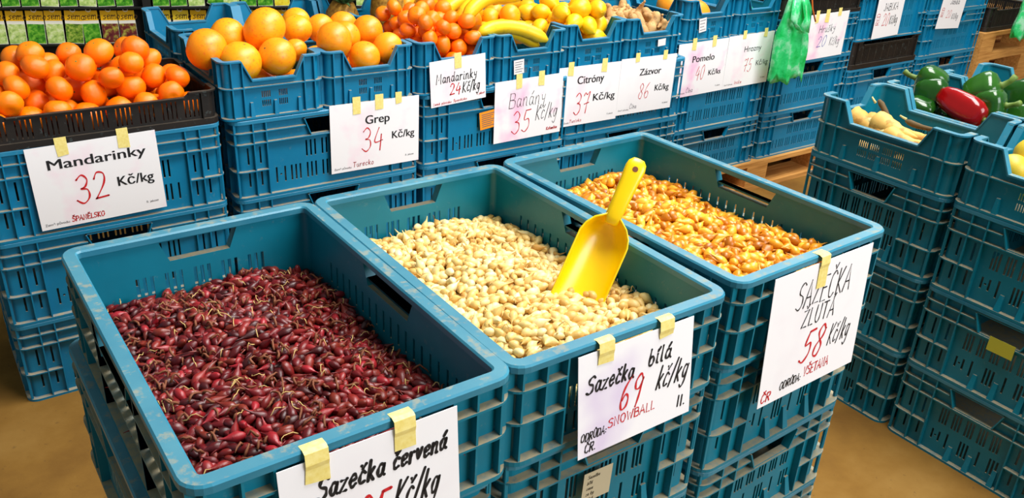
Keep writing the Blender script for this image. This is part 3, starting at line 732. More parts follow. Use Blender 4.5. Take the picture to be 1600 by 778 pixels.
lst = [((2.80, 1.12, .835), (-.1, .9, -.2), 1.35), ((2.83, 1.02, .82), (-.2, .9, -.1), 1.2), ((2.90, 1.25, .81), (0, -.9, 0), 1.2), ((2.78, 1.26, .78), (.5, .6, 0), 1.1), ((2.90, 1.10, .79), (.3, .9, 0), 1.2)]
for i, (l, d, q) in enumerate(lst): aim(copy_tree(pep[i % 2]), l, d, 70 * i, 'large green pepper in the crate farther than the red pepper', 'pepper', 'farther green peppers', q)
def root_veg(L, r, seed, mat='parsnip_skin'):
    g = random.Random(seed); pts = []; rad = []; k = 12
    for j in range(k + 1):
        s = j / k; pts.append((L * s, .012 * math.sin(s * 3 + seed), .008 * math.sin(s * 4 + 2 * seed)))
        rad.append(max(r * (1 - s) ** .7 * (1 + .06 * math.sin(j * 2.1 + seed)), .0015) if s > .08 else r * (.45 + s * 6.5))
    mb = MB(); mb.tube(pts, rad, 12); o = mb.obj('parsnip', mat, None, True)
    st = MB(); st.tube([(.004, 0, 0), (-.006, 0, .001), (-.016, 0, .003)], [r * .4, r * .34, r * .25], 8); st.obj('leaf_stub', 'stem_pale', o, True); return o
pz = [((2.155, 1.345, .795), (-.05, -.9, .02), .13, .036), ((2.16, 1.275, .802), (0, -.9, .05), .15, .038), ((2.135, 1.21, .795), (-.1, -.9, .12), .16, .027), ((2.105, 1.20, .778), (.05, -.9, .05), .15, .024),
      ((2.22, 1.33, .77), (0, -.9, 0), .17, .034), ((2.11, 1.33, .755), (0, -.9, 0), .17, .03), ((2.22, 1.08, .785), (0, .9, .05), .16, .03), ((2.12, 1.07, .770), (.1, .9, .1), .15, .03), ((2.18, 1.20, .755), (.2, -.9, 0), .18, .034), ((2.12, 1.16, .745), (0, -.9, 0), .18, .03)]
for i, (l, d, L, q) in enumerate(pz): aim(root_veg(L, q, i + 1), l, d, 50 * i, 'pale yellow parsnip lying in the scooped crate', 'parsnip', 'parsnips in the scooped crate', axis='X')
for i, (l, d) in enumerate((((2.20, 1.30, .850), (-.1, -.8, -.45)), ((2.18, 1.19, .835), (.1, -.9, -.1)))):
    aim(root_veg(.15, .009, 20 + i, 'stem_brown'), l, d, 0, ('thin brown root sticking up among the parsnips', 'thin brown root lying behind the parsnips')[i], 'root', axis='X')
QU = [big_citrus('quince', 'quince_skin', 1.02, 90)]
for i, (x, y, z, r, lb) in enumerate(((2.145, .872, .803, .036, 'green yellow quince with a dark eye at the corner of the crate'), (2.205, .862, .832, .042, 'orange yellow quince resting above the green one'),
                                      (2.13, .80, .768, .036, 'yellow quince low behind the front edge of its crate'), (2.21, .885, .755, .036, 'yellow quince hidden low in the crate corner'), (2.15, .73, .775, .04, 'yellow quince far along the crate edge'))):
    o = fruit_copy(QU[0]); put(o, (x, y, z), (60 + 30 * i, 20 * i, 50 * i), lb, 'quince', 'quinces'); o.scale = (r,) * 3

# ------------------------------------------------------------------ onion sets
def bulb_proto(name, mat, v, tail, elong, roots):
    g = random.Random(200 + v); n = 9
    prof = [(.10, -1.02), (.42, -.92), (.78, -.62), (1.0, -.12), (.92, .26), (.66, .66), (.36, 1.0), (.18, 1.32), (.13, 1.35 + tail * .5), (.05, 1.35 + tail)]
    bx, by = g.uniform(-.3, .3), g.uniform(-.3, .3); sq = g.uniform(.82, 1.1)
    mb = MB(); rings = []; uv = []
    for j, (r, z) in enumerate(prof):
        s = max(0, (z - .5)); ring = []
        for i in range(n):
            t = 2 * PI * i / n; q = r * (1 + .07 * math.sin(3 * t + v + z * 1.3))
            ring.append((q * math.cos(t) + bx * s * s * .5, q * sq * math.sin(t) + by * s * s * .5, z * elong)); uv.append((i / n, z * .2))
        rings.append(ring)
    mb.loft(rings, False, True); nr = roots
    for k in range(nr):
        a = g.uniform(0, 6.28); e = [(.08 * math.cos(a), .08 * math.sin(a), -.98 * elong)]
        for q in range(1, 4): e.append((.16 * q * math.cos(a + .4 * q) , .16 * q * math.sin(a + .4 * q), (-.98 - .18 * q) * elong))
        m0 = len(mb.v); mb.tube(e, [.04, .035, .03, .015], 3); uv += [(.5, .5)] * (len(mb.v) - m0)
    mb.uv = uv; return mb, mb.mesh(name, mat, True)
def onion_heap(nm, mat, cx, cy, ang, hfun, sp, size, elong, tails, rootn, layers, label, label_stuff, flat, seed):
    g = random.Random(seed); P = [bulb_proto(nm + '_onion_set', mat, seed * 10 + i, tails[i % len(tails)], elong, rootn if i % 3 == 1 else 0) for i in range(6)]
    ca, sa = math.cos(ang), math.sin(ang); hx, hy = .194 - .0195, .3 - .0195
    spots = []
    for L in range(layers):
        ny = int(2 * hy / (sp * .9)); nx = int(2 * hx / sp)
        for j in range(ny + 1):
            for i in range(nx + 1):
                m_ = size * 1.02
                x = -hx + m_ + (2 * hx - 2 * m_) * (i + .5 * (j % 2)) / (nx + .5) + g.gauss(0, sp * .2); y = -hy + m_ + (2 * hy - 2 * m_) * j / ny + g.gauss(0, sp * .2)
                x = min(max(x, -hx + m_), hx - m_); y = min(max(y, -hy + m_), hy - m_)
                z = hfun(x, y) + g.gauss(0, size * .28) - L * size * 1.25
                sc = size * g.uniform(.78, 1.16)
                e = Euler((R(90) + g.gauss(0, flat), g.uniform(0, 6.28), g.uniform(0, 6.28)), 'XYZ')
                wx, wy = cx + ca * x - sa * y, cy + sa * x + ca * y
                rot = Euler(e); spots.append((L, (wx, wy, z), rot, sc, g.randrange(6)))
    cam_p = Vector((0, 0, CZ))
    rim_front = -hy
    def hidden(s):
        # lies behind the near rim, seen from the viewer
        p = Vector(s[1]); d = p - cam_p
        for k in range(40):
            q = cam_p + d * (k / 40)
            lx, ly = ca * (q.x - cx) + sa * (q.y - cy), -sa * (q.x - cx) + ca * (q.y - cy)
            if q.z < ZR and (abs(lx) > .18 or abs(ly) > .28): return True
        return False
    top = [s for s in spots if s[0] == 0 and not hidden(s)]; top.sort(key=lambda s: (Vector(s[1]) - cam_p).length)
    near = top[:300]; keep = set(id(s) for s in near)
    first = [None] * 6
    for s in near:
        _, loc, rot, sc, k = s
        if first[k] is None: o = link(nm + '_onion_set', P[k][1]); first[k] = o
        else: o = first[k].copy(); COL.objects.link(o)
        o.location = loc; o.rotation_euler = rot; o.scale = (sc,) * 3; tag(o, label, nm + ' onion', nm + ' onion sets nearest the viewer')
    mb = MB(); mb.uv = []
    for s in spots:
        if id(s) in keep: continue
        _, loc, rot, sc, k = s; M = Matrix.Translation(loc) @ rot.to_matrix().to_4x4() @ Matrix.Scale(sc, 4)
        mb.add(P[k][0].v, P[k][0].f, 0, M); mb.uv += P[k][0].uv
    # the body of the heap below the loose top layers
    N = 14; grid = []
    for j in range(N + 1):
        for i in range(N + 1):
            x = -hx + .002 + (2 * hx - .004) * i / N; y = -hy + .002 + (2 * hy - .004) * j / N
            grid.append((cx + ca * x - sa * y, cy + sa * x + ca * y, hfun(x, y) - size * (1.25 * layers - .4)))
    o0 = len(mb.v); mb.add(grid, [(j * (N + 1) + i, j * (N + 1) + i + 1, (j + 1) * (N + 1) + i + 1, (j + 1) * (N + 1) + i) for j in range(N) for i in range(N)]); mb.uv += [(.1, .1)] * len(grid)
    o = mb.obj(nm + '_onion_sets', mat, None, True); tag(o, label_stuff, 'onions', kind='stuff'); return spots, o
def hR(x, y): return .800 + .022 * math.exp(-((x / .13) ** 2 + ((y - .02) / .2) ** 2)) - .012 * (x / .18) ** 2 + .016 * max(0, -y / .28) + .006 * math.sin(x * 30 + y * 21)
def hM(x, y): return .806 + .030 * math.exp(-((x / .12) ** 2 + ((y + .02) / .22) ** 2)) + .012 * max(0, -y / .28) + .012 * (x / .18) * max(0, -y / .3 + .2) + .005 * math.sin(x * 28 + y * 25)
def hY(x, y): return .812 + .024 * math.exp(-((x / .14) ** 2 + ((y) / .24) ** 2)) + .014 * max(0, -y / .28) + .006 * math.sin(x * 31 + y * 19)
pos = {k: (x, y, a) for k, x, y, a, n_ in FR}
RS, ro = onion_heap('red', 'red_onion_skin', *pos['R'], hR, .0142, .0066, 1.62, (.5, .9, 1.3, .3), 2, 3, 'dark red shallot set among the nearest in its blue crate', 'heap of dark red onion sets filling the nearest crate', .5, 1)
WS, wo = onion_heap('white', 'white_onion_skin', *pos['M'], hM, .0143, .0076, 1.34, (.3, .6, .9, .4), 0, 3, 'cream white onion set among the nearest in its blue crate', 'heap of cream white onion sets filling the middle crate', .5, 2)
YS, yo = onion_heap('yellow', 'yellow_onion_skin', *pos['Y'], hY, .0172, .0092, 1.42, (.4, .7, 1.0, .5), 0, 3, 'golden yellow onion set among the nearest in its blue crate', 'heap of golden yellow onion sets filling the third crate', .5, 3)
def wisps(nm, cx, cy, ang, hf, n, L, mat, seed, lift, label, rad=.0007):
    g = random.Random(seed); mb = MB()
    for k in range(n):
        x, y = g.uniform(-.165, .165), g.uniform(-.265, .265); a = g.uniform(0, 6.28); l = L * g.uniform(.5, 1.5); pts = []; bend = g.gauss(0, 1.4); z0 = hf(x, y) + lift
        for q in range(6):
            s = q / 5; aa = a + bend * s; x += math.cos(aa) * l / 5; y += math.sin(aa) * l / 5
            x = min(max(x, -.175), .175); y = min(max(y, -.275), .275)
            pts.append((cx + math.cos(ang) * x - math.sin(ang) * y, cy + math.sin(ang) * x + math.cos(ang) * y, z0 + .006 * math.sin(PI * s) * g.uniform(.3, 1.6)))
        mb.tube(pts, [rad, rad * 1.2, rad, rad * .9, rad * .7, rad * .3], 4)
    tag(mb.obj(nm, mat, None, True), label, 'roots', kind='stuff')
wisps('dry_roots', *pos['R'], hR, 110, .020, 'dry_root', 5, .0065, 'dry pale root threads strewn over the red onion sets')
wisps('dry_skins', *pos['R'], hR, 240, .018, 'dry_skin', 6, .0055, 'dry brown skins strewn over the red onion sets', .0017)
wisps('dry_stalks', *pos['M'], hM, 60, .016, 'dry_root', 7, .0065, 'thin dry stalks lying on the white onion sets')

# ------------------------------------------------------------------ handwriting
GL = {
 'A': '66|!0,0 32,100 64,0;!12,36 53,36', 'B': '62|!6,0 6,100;4,98 48,96 50,60 8,54 58,48 56,4 4,0', 'C': '62|58,84 40,100 12,84 6,45 16,8 38,0 58,14', 'D': '64|!6,0 6,100;4,99 48,92 60,48 44,4 4,0',
 'E': '54|!50,98 6,98 6,0 52,0;!6,52 42,52', 'H': '64|!6,0 6,100;!58,0 58,100;!6,50 58,50', 'I': '26|!13,0 13,100', 'J': '50|!20,100 46,100;40,100 40,20 24,0 4,14', 'K': '60|!8,0 8,100;!54,100 10,44 58,0',
 'L': '50|!8,100 8,0 48,0', 'M': '76|!4,0 8,100 36,40 64,100 70,0', 'N': '66|!6,0 6,98 56,2 56,100', 'O': '68|34,100 8,82 4,40 20,2 46,4 62,40 56,84 34,100', 'P': '56|!6,0 6,100;6,98 50,94 50,54 6,46', 'R': '60|!6,0 6,100;6,98 50,94 48,56 8,50;!24,50 56,0',
 'S': '58|56,90 36,101 10,86 12,62 48,46 52,16 28,0 2,10', 'T': '58|!2,98 56,98;!29,98 29,0', 'U': '62|8,100 6,30 24,0 46,4 56,34 56,100', 'V': '60|!2,100 30,0 58,100', 'W': '82|!2,100 22,2 42,70 60,2 80,100', 'Z': '58|!4,96 54,98 4,2 56,2', 'Y': '56|!2,100 28,48;!54,100 28,48 24,0',
 'a': '50|44,50 20,60 6,34 14,4 32,8 44,44;44,56 42,16 54,2', 'b': '46|10,100 8,40 10,4 34,2 44,28 32,54 10,44', 'c': '42|40,50 20,60 6,34 14,4 40,10', 'd': '48|42,48 18,60 6,30 16,2 34,8 42,44;44,100 42,20 50,2', 'e': '44|8,30 40,38 30,60 10,50 6,22 20,0 42,12',
 'g': '48|42,50 18,60 6,34 18,6 34,12 42,48;44,58 42,-16 24,-38 6,-26', 'h': '46|8,100 8,0;8,36 28,60 38,40 38,0', 'i': '22|10,58 10,10 20,2;10,82 11,84', 'j': '22|12,58 12,-20 0,-34;12,80 13,82', 'k': '46|8,100 8,0;38,60 10,26;16,30 42,0', 'l': '22|10,100 10,14 20,2',
 'm': '70|6,58 6,0;6,36 22,60 32,42 32,0;32,38 50,60 60,42 62,0', 'n': '48|6,58 6,0;6,36 26,60 38,44 40,4 48,0', 'o': '46|24,60 6,40 10,6 30,2 42,28 32,56 24,60', 'p': '46|8,58 8,-36;8,42 30,60 42,34 30,2 8,10', 'r': '36|6,58 8,0;8,34 20,56 36,54', 's': '38|34,54 16,58 10,42 30,26 26,4 4,4',
 't': '34|16,88 14,14 28,2;4,58 30,60', 'u': '48|6,58 8,10 24,2 40,24 40,58;40,40 42,6 50,2', 'v': '42|4,58 18,2 38,58', 'y': '46|6,58 14,26 34,30;40,58 34,-4 18,-36 4,-28', 'z': '44|!4,56 40,58 4,2 42,2', 'w': '60|4,58 14,2 28,44 42,2 56,58',
 '0': '56|30,100 8,78 6,30 22,0 44,14 52,60 40,98 28,100', '2': '58|6,76 20,98 46,90 44,56 8,4;!6,4 58,8', '3': '56|8,86 30,101 50,82 40,58 22,52 48,46 52,18 28,-2 2,12', '4': '58|30,100 6,40 54,44;46,70 40,0', '5': '58|!56,98 22,96;22,96 14,54 44,56 50,22 26,-2 2,8',
 '6': '54|46,100 18,70 6,30 18,0 42,6 46,32 28,46 10,30', '7': '56|4,84 14,98 30,88 52,100 38,50 32,0;14,44 52,50', '8': '54|46,84 28,101 10,82 22,58 46,30 34,0 10,8 12,36 40,60 48,84', '9': '54|48,80 30,100 8,82 14,56 38,56 48,84;48,84 42,30 34,-4', '1': '34|4,74 22,100 20,0',
 '/': '36|!4,-10 32,108', '.': '18|8,2 9,3', ':': '20|8,10 9,11;8,46 9,47', '-': '36|4,34 32,34', ' ': '34|', '|': '22|!10,-4 12,104',
}
def glyph(ch):
    d = unicodedata.normalize('NFD', ch); b = d[0]; adv, st = GL[b].split('|'); S = []
    for s in st.split(';'):
        if not s: continue
        S.append((s[0] == '!', [tuple(float(q) / 100 for q in p.split(',')) for p in s.lstrip('!').split()]))
    top = 1.04 if b.isupper() else (.70 if b not in 'l' else 1.04); cx = float(adv) / 200
    for m in d[1:]:
        if m == '\u030c': S.append((True, [(cx - .13, top + .2), (cx - .02, top + .04), (cx + .16, top + .24)]))
        if m == '\u0301': S.append((True, [(cx - .02, top + .04), (cx + .14, top + .26)]))
        if m == '\u030a': S.append((False, [(cx, top + .2), (cx - .08, top + .12), (cx, top + .04), (cx + .08, top + .12), (cx, top + .2)]))
    return float(adv) / 100, S
def crom(P, k=6):
    if len(P) < 3: return P
    out = []
    for i in range(len(P) - 1):
        p0, p1, p2, p3 = P[max(i - 1, 0)], P[i], P[i + 1], P[min(i + 2, len(P) - 1)]
        for q in range(k):
            t = q / k
            out.append(tuple(.5 * (2 * p1[c] + (p2[c] - p0[c]) * t + (2 * p0[c] - 5 * p1[c] + 4 * p2[c] - p3[c]) * t * t + (3 * p1[c] - p0[c] - 3 * p2[c] + p3[c]) * t ** 3) for c in (0, 1)))
    return out + [P[-1]]
def hand(mb, text, x, z, size, pen, narrow=1., slant=0., rot=0., gap=.16, seed=1, y=-.0009):
    """pen strokes lying on a sheet in its x-z plane; x,z = left end of the baseline, size = cap height"""
    g = random.Random(seed); cx = 0; cr_, sr_ = math.cos(R(rot)), math.sin(R(rot))
    def P(a, b):
        a2 = (a + slant * b) * size; b2 = b * size; return (x + a2 * cr_ - b2 * sr_, z + a2 * sr_ + b2 * cr_)
    for ch in text:
        adv, S = glyph(ch); dy = g.uniform(-.03, .03)
        for straight, pts in S:
            pts = pts if straight else crom(pts)
            q = [P(cx + a * narrow, b + dy) for a, b in pts]; n = len(q); vs = []
            for i in range(n):
                a, b = q[max(i - 1, 0)], q[min(i + 1, n - 1)]; dx, dz = b[0] - a[0], b[1] - a[1]; L = math.hypot(dx, dz) or 1
                w = pen * (.5 if n < 3 else .42 + .12 * math.sin(i * .7 + seed)); vs += [(q[i][0] - dz / L * w, y, q[i][1] + dx / L * w), (q[i][0] + dz / L * w, y, q[i][1] - dx / L * w)]
            mb.add(vs, [(2 * i, 2 * i + 1, 2 * i + 3, 2 * i + 2) for i in range(n - 1)])
            for p in (q[0], q[-1]) if not straight else q:
                mb.add([(p[0] + pen * .48 * math.cos(k * PI / 4), y, p[1] + pen * .48 * math.sin(k * PI / 4)) for k in range(8)], [tuple(range(8))])
        cx += (adv + gap) * narrow
    return cx * size
def text_width(text, narrow, gap=.16): return sum((glyph(c)[0] + gap) * narrow for c in text)
def printed(text, x, z, size, fit, bold, mat, name, parent, y=-.0009):
    """type-set lettering fitted to a given width"""
    cu_ = bpy.data.curves.new(name, 'FONT'); cu_.body = text; cu_.size = 1; cu_.offset = 0
    o = bpy.data.objects.new(name, cu_); COL.objects.link(o); bpy.context.view_layer.update()
    me = bpy.data.meshes.new_from_object(o.evaluated_get(bpy.context.evaluated_depsgraph_get())); bpy.data.objects.remove(o); bpy.data.curves.remove(cu_)
    xs = [v.co.x for v in me.vertices]; x0, x1 = min(xs), max(xs); sx = fit / (x1 - x0); sz = size / .729
    for v in me.vertices: v.co = (x + (v.co.x - x0) * sx, y, z + v.co.y * sz)
    if bold:
        V = [v.co.copy() for v in me.vertices]; F = [tuple(p.vertices) for p in me.polygons]; mb = MB(); e = size * .030
        for k in (-1, -.33, .33, 1): mb.add([(v.x + e * k, v.y - .00002 * (k + 1), v.z) for v in V], F)
        return mb.obj(name, mat, parent)
    me.materials.clear(); me.materials.append(MATS[mat]); me.update(); return link(name, me, parent)
def sign(label, loc, w, h, paper, items, tapes=(), rz=0, roll=0, tilt=0, cat='price sign', grp=None, back=False, tape_up=.018, rimtape=False):
    """a sheet of paper: local x across, z up, origin at the middle of its top edge, face towards -y"""
    mb = MB(); n = 8; vs = []; fs = []
    mb.box(-w / 2, w / 2, -.0004, .0004, -h, 0)
    o = mb.obj('price_sign', paper); o.location = loc; o.rotation_euler = (R(tilt), R(roll), rz)
    tag(o, label, cat, grp)
    acc = {}
    for it in items:
        kind, text, fx, fz, size = it[:5]; x, z, s = -w / 2 + fx * w, -fz * h, size * h
        if kind == 'p': printed(text, x, z, s, it[5] * w, it[6], it[7] if len(it) > 7 else 'black_ink', 'lettering', o)
        else:
            wd, mat, pen = it[5], it[6], it[7]; slant = it[8] if len(it) > 8 else .12; rot = it[9] if len(it) > 9 else 0
            nm = 'price' if text.strip().isdigit() else 'lettering'
            nar = wd * w / s / text_width(text, 1.) if wd else 1.
            m = MB(); hand(m, text, x, z, s, pen * h, nar, slant, rot, seed=len(text) * 3 + int(fx * 50)); m.obj(nm, mat, o)
    for t in tapes:
        fx, tw, td = t[:3]; x = -w / 2 + fx * w
        if rimtape:
            prof = [(.016, .0125), (.002, .0125), (-.0030, .010), (-.0036, -.004), (-.0018, -.010), (-.0014, -td)]
        else: prof = [(-.0008, tape_up), (-.0012, 0), (-.0013, -td)]
        m = MB(); v = []
        for k, (yy, zz) in enumerate(prof):
            jag = .002 * math.sin(fx * 90 + k); v += [(x - tw / 2 + (jag if k == len(prof) - 1 else 0), yy, zz), (x + tw / 2, yy, zz + (jag * 2 if k == len(prof) - 1 else 0))]
        m.add(v, [(2 * k, 2 * k + 1, 2 * k + 3, 2 * k + 2) for k in range(len(prof) - 1)])
        tp = m.obj('tape', 'masking_tape', o); md = tp.modifiers.new('thick', 'SOLIDIFY'); md.thickness = .0003; md.offset = 0
    return o
YF = VB - .0022
PR, HB = 'p', 'h'
ORIG = ('p', 'Země původu:', .03, .955, .030, .19, False)
JAK = ('p', 'II. jakost', .84, .90, .028, .10, False)
sign('white sheet Mandarinky 32 Kč/kg taped below the black tray', (.348, YF, .722), .310, .221, 'pink_stained_paper' if False else 'white_paper',
     [('p', 'Mandarinky', .14, .285, .125, .76, True), ('h', '32', .30, .74, .34, .28, 'red_ink', .022, .05), ('p', 'Kč/kg', .64, .62, .125, .29, True), ORIG, ('h', 'ŠPANĚLSKO', .235, .952, .060, .26, 'red_ink', .012, .1), JAK],
     [(.27, .028, .032), (.74, .028, .034)], roll=-1.2)
sign('white sheet Grep 34 Kč/kg taped below the grapefruit', (1.150, YF, .724), .303, .215, 'white_paper',
     [('p', 'Grep', .385, .33, .13, .27, True), ('h', '34', .335, .74, .34, .27, 'red_ink', .018, .05), ('p', 'Kč/kg', .685, .60, .115, .26, True), ORIG, ('h', 'Turecko', .235, .945, .075, .24, 'dark_red_ink', .009, .1), JAK],
     [(.29, .026, .036), (.54, .028, .03), (.76, .022, .02)], roll=.5)
sign('small tilted sheet Mandarinky 24 Kč/kg on the small mandarins crate', (1.440, YF - .004, .828), .209, .148, 'white_paper',
     [('h', 'Mandarinky', .10, .50, .20, .75, 'black_ink', .022, .12), ('h', '24', .33, .80, .25, .22, 'red_ink', .026, .12), ('h', 'Kč/kg', .56, .78, .23, .33, 'black_ink', .024, .18), ('h', 'Země původu: Španělsko', .03, .96, .05, .62, 'red_ink', .010, .1), ('h', 'I. jakost', .83, .90, .05, .15, 'red_ink', .010, .1)],
     [(.5, .026, .034)], roll=-3.2, tape_up=.016)
sign('white sheet Banány 35 Kč/kg taped below the bananas', (1.735, YF - .001, .731), .289, .215, 'pink_stained_paper',
     [('h', 'Banány', .20, .45, .24, .56, 'black_ink', .010, .12), ('h', '35', .25, .88, .36, .30, 'red_ink', .017, .08), ('h', 'Kč/kg', .60, .72, .25, .34, 'black_ink', .012, .16), ('h', 'Kolumbie', .78, .925, .045, .17, 'red_ink', .012)],
     [(.34, .025, .034), (.67, .025, .032)], roll=-.8)
sign('white sheet Citróny 37 Kč/kg taped below the lemons', (2.022, YF + .018, .742), .291, .219, 'white_paper',
     [('p', 'Citróny', .30, .30, .135, .43, True), ('h', '37', .27, .82, .36, .27, 'red_ink', .017, .08), ('p', 'Kč/kg', .58, .62, .125, .36, True), ORIG, ('h', 'Tunisko', .22, .945, .05, .2, 'red_ink', .008), JAK],
     [(.18, .025, .03), (.72, .025, .03)], roll=.4)
sign('white sheet Zázvor 86 Kč/kg taped below the ginger', (2.312, YF + .018, .745), .287, .215, 'clean_paper',
     [('p', 'Zázvor', .345, .325, .125, .39, True), ('h', '86', .36, .75, .27, .21, 'red_ink', .013, .1), ('p', 'Kč/kg', .66, .64, .115, .26, True), ('p', 'Země původu:', .03, .93, .026, .19, False), ('h', 'Čína', .23, .91, .075, .13, 'gray_ink', .008), JAK],
     [(.28, .022, .018), (.78, .022, .018)], roll=.6)
Y5 = V5 - .0022
sign('white sheet Pomelo 40 Kč/ks with a pink stain', (2.725, Y5, .745), .296, .225, 'pink_stained_paper',
     [('p', 'Pomelo', .30, .37, .125, .44, True), ('h', '40', .39, .72, .26, .19, 'red_ink', .013, .12), ('p', 'Kč/ks', .66, .66, .105, .25, True), ('p', 'Země původu:', .03, .94, .026, .19, False), ('h', 'Čína', .24, .93, .08, .14, 'gray_ink', .008), JAK],
     [(.30, .024, .03), (.70, .024, .03)], roll=-1.0)
sign('white sheet Hrozny 75 Kč/kg next to the green bags', (3.022, Y5 + .001, .752), .292, .228, 'white_paper',
     [('p', 'Hrozny', .37, .335, .115, .38, False), ('h', '75', .40, .72, .25, .2, 'red_ink', .012, .1), ('p', 'Kč/kg', .68, .63, .105, .27, False), ('p', 'Země původu:', .03, .94, .026, .19, False), ('h', 'Indie', .25, .935, .06, .17, 'red_ink', .009), JAK],
     [(.33, .022, .018), (.80, .022, .018)], roll=-.6)
sign('stained sheet Hrušky 20 Kč/kg half hidden by the green bags', (3.545, Y5, .806), .30, .208, 'pink_stained_paper',
     [('h', 'Hrušky', .30, .42, .16, .42, 'gray_ink', .014), ('h', '20', .30, .74, .24, .24, 'blue_ink', .014, .2), ('h', 'Kč/kg', .62, .74, .18, .26, 'gray_ink', .012, .1)], [(.2, .025, .04), (.45, .028, .04), (.75, .025, .02)], roll=-1)
sign('sheet JABLKA 20 Kč/kg taped above the black tray', (4.05, Y5 + .016, .985), .225, .335, 'clean_paper',
     [('h', 'JABLKA', .25, .60, .10, .55, 'black_ink', .010), ('h', '20', .28, .83, .18, .26, 'red_ink', .010, .1), ('h', 'Kč/kg', .56, .81, .12, .30, 'black_ink', .010, .1), ('h', 'RED', .17, .80, .08, .0, 'red_ink', .008, 0, 90)], [(.3, .025, .03), (.75, .025, .03)], roll=-2)
sign('sheet Jablka with a red price nearest the pallets', (4.675, Y5 + .026, .93), .235, .285, 'clean_paper',
     [('h', 'Jablka', .34, .55, .10, .40, 'gray_ink', .012), ('h', '20', .30, .80, .14, .22, 'red_ink', .008, .1), ('h', 'Kč/kg', .56, .82, .10, .28, 'gray_ink', .010), ('h', 'RED', .17, .78, .08, .0, 'red_ink', .009, 0, 90)], [(.3, .025, .03)], roll=3)
sign('white sheet above the black tray on the pallet pile', (5.30, Y5 + .03, .90), .30, .12, 'clean_paper', [('h', 'Jablka', .2, .85, .10, .25, 'red_ink', .015)], [], roll=-2)
# signs on the crates of onion sets
def front_pt(k, dx, up_):
    x, y, a = pos[k]; return (x + math.cos(a) * dx + math.sin(a) * .3035, y + math.sin(a) * dx - math.cos(a) * .3035, up_)
sign('white sheet Sazečka červená on the nearest crate of red sets', front_pt('R', .0, .8905), .212, .150, 'clean_paper',
     [('h', 'Sazečka', .18, .345, .165, .38, 'black_ink', .028, .22), ('h', 'červená', .60, .335, .155, .33, 'black_ink', .028, .2), ('h', '35', .36, .80, .32, .19, 'red_ink', .030, .25), ('h', 'Kč/kg', .585, .69, .24, .28, 'black_ink', .024, .3)],
     [(.20, .026, .026), (.68, .026, .028)], rz=pos['R'][2], tilt=-5, rimtape=True)
sign('lilac tinged sheet Sazečka bílá 69 kč/kg on the middle crate', front_pt('M', .008, .8905), .205, .150, 'lilac_paper',
     [('h', 'Sazečka', .06, .385, .155, .41, 'black_ink', .024, .25), ('h', 'bílá', .585, .335, .155, .22, 'black_ink', .024, .2), ('h', '69', .33, .675, .30, .21, 'red_ink', .022, .25), ('h', 'kč/kg', .66, .61, .22, .30, 'black_ink', .020, .35),
      ('h', 'SNOWBALL', .25, .80, .085, .42, 'red_ink', .012, .1), ('h', 'ODRŮDA:', .02, .835, .075, .22, 'black_ink', .013, .2), ('h', 'ČR.', .05, .955, .085, .10, 'black_ink', .014, .2), ('h', 'II.', .87, .89, .11, .09, 'black_ink', .018, .15)],
     [(.22, .026, .02), (.74, .026, .016)], rz=pos['M'][2], tilt=-7, rimtape=True)
sign('large sheet SAZEČKA ŽLUTÁ 58 Kč/kg on the third crate', front_pt('Y', .012, .8905), .262, .228, 'clean_paper',
     [('h', 'SAZEČKA', .24, .315, .20, .57, 'black_ink', .011, .14), ('h', 'ŽLUTÁ', .33, .475, .135, .35, 'black_ink', .011, .14), ('h', '58', .36, .775, .24, .25, 'red_ink', .019, .25), ('h', 'Kč/kg', .65, .725, .165, .24, 'black_ink', .011, .25), ('h', 'VŠETANA', .44, .905, .075, .27, 'red_ink', .010, .1), ('h', 'ODRŮDA:', .20, .925, .06, .22, 'black_ink', .010, .2), ('h', 'ČR', .02, .965, .07, .10, 'red_ink', .012, .2)],
     [(.47, .024, .045)], rz=pos['Y'][2], tilt=-4, roll=.5, rimtape=True)

# ------------------------------------------------------------------ stickers on crates
def sticker(parent, name, mat, w, h, loc, rz=0, lines=0, roll=0, ink='gray_ink'):
    mb = MB(); mb.box(-w / 2, w / 2, -.0005, 0, -h / 2, h / 2); o = mb.obj(name, mat, parent); o.location = loc; o.rotation_euler = (0, R(roll), rz)
    m = MB()
    for k in range(lines): z = h * (.34 - .68 * k / max(lines - 1, 1)); m.box(-w * .38, w * (.38 - .1 * (k % 3)), -.0007, -.0006, z - h * .02, z + h * .02)
    if lines: m.obj('print', ink, o)
    return o
sticker(CUT[3], 'sticker', 'sticker_white', .042, .048, (-.055, -.2005, .056), lines=5, roll=-4)
sticker(CUT[5], 'sticker', 'sticker_white', .040, .026, (.035, -.2005, .07), roll=-4)
sticker(CUT[6], 'sticker', 'sticker_white', .042, .056, (-.05, -.2005, .066), lines=4, roll=-8)
sticker(S3[2], 'sticker', 'sticker_orange', .07, .062, (-.045, -.2015, .13), lines=7, roll=-6)
sticker(FC['Mlow'], 'sticker', 'sticker_tan', .055, .06, (-.3015, .03, .128), rz=R(-90), roll=2)
h0 = [c for c in FC['Mlow'].children if c.name.startswith('sticker')][0]
m = MB()
for k in range(5): hand(m, ('Sazečka', 'bílá', 'cena', 'za kg', 'ručně')[k], -.020, .017 - k * .0115, .0065, .0008, .8, .2, seed=k)
m.obj('handwriting', 'black_ink', h0)
sticker(QM, 'sticker', 'sticker_lime', .06, .04, (-.3005, -.01, .16), rz=R(-90))

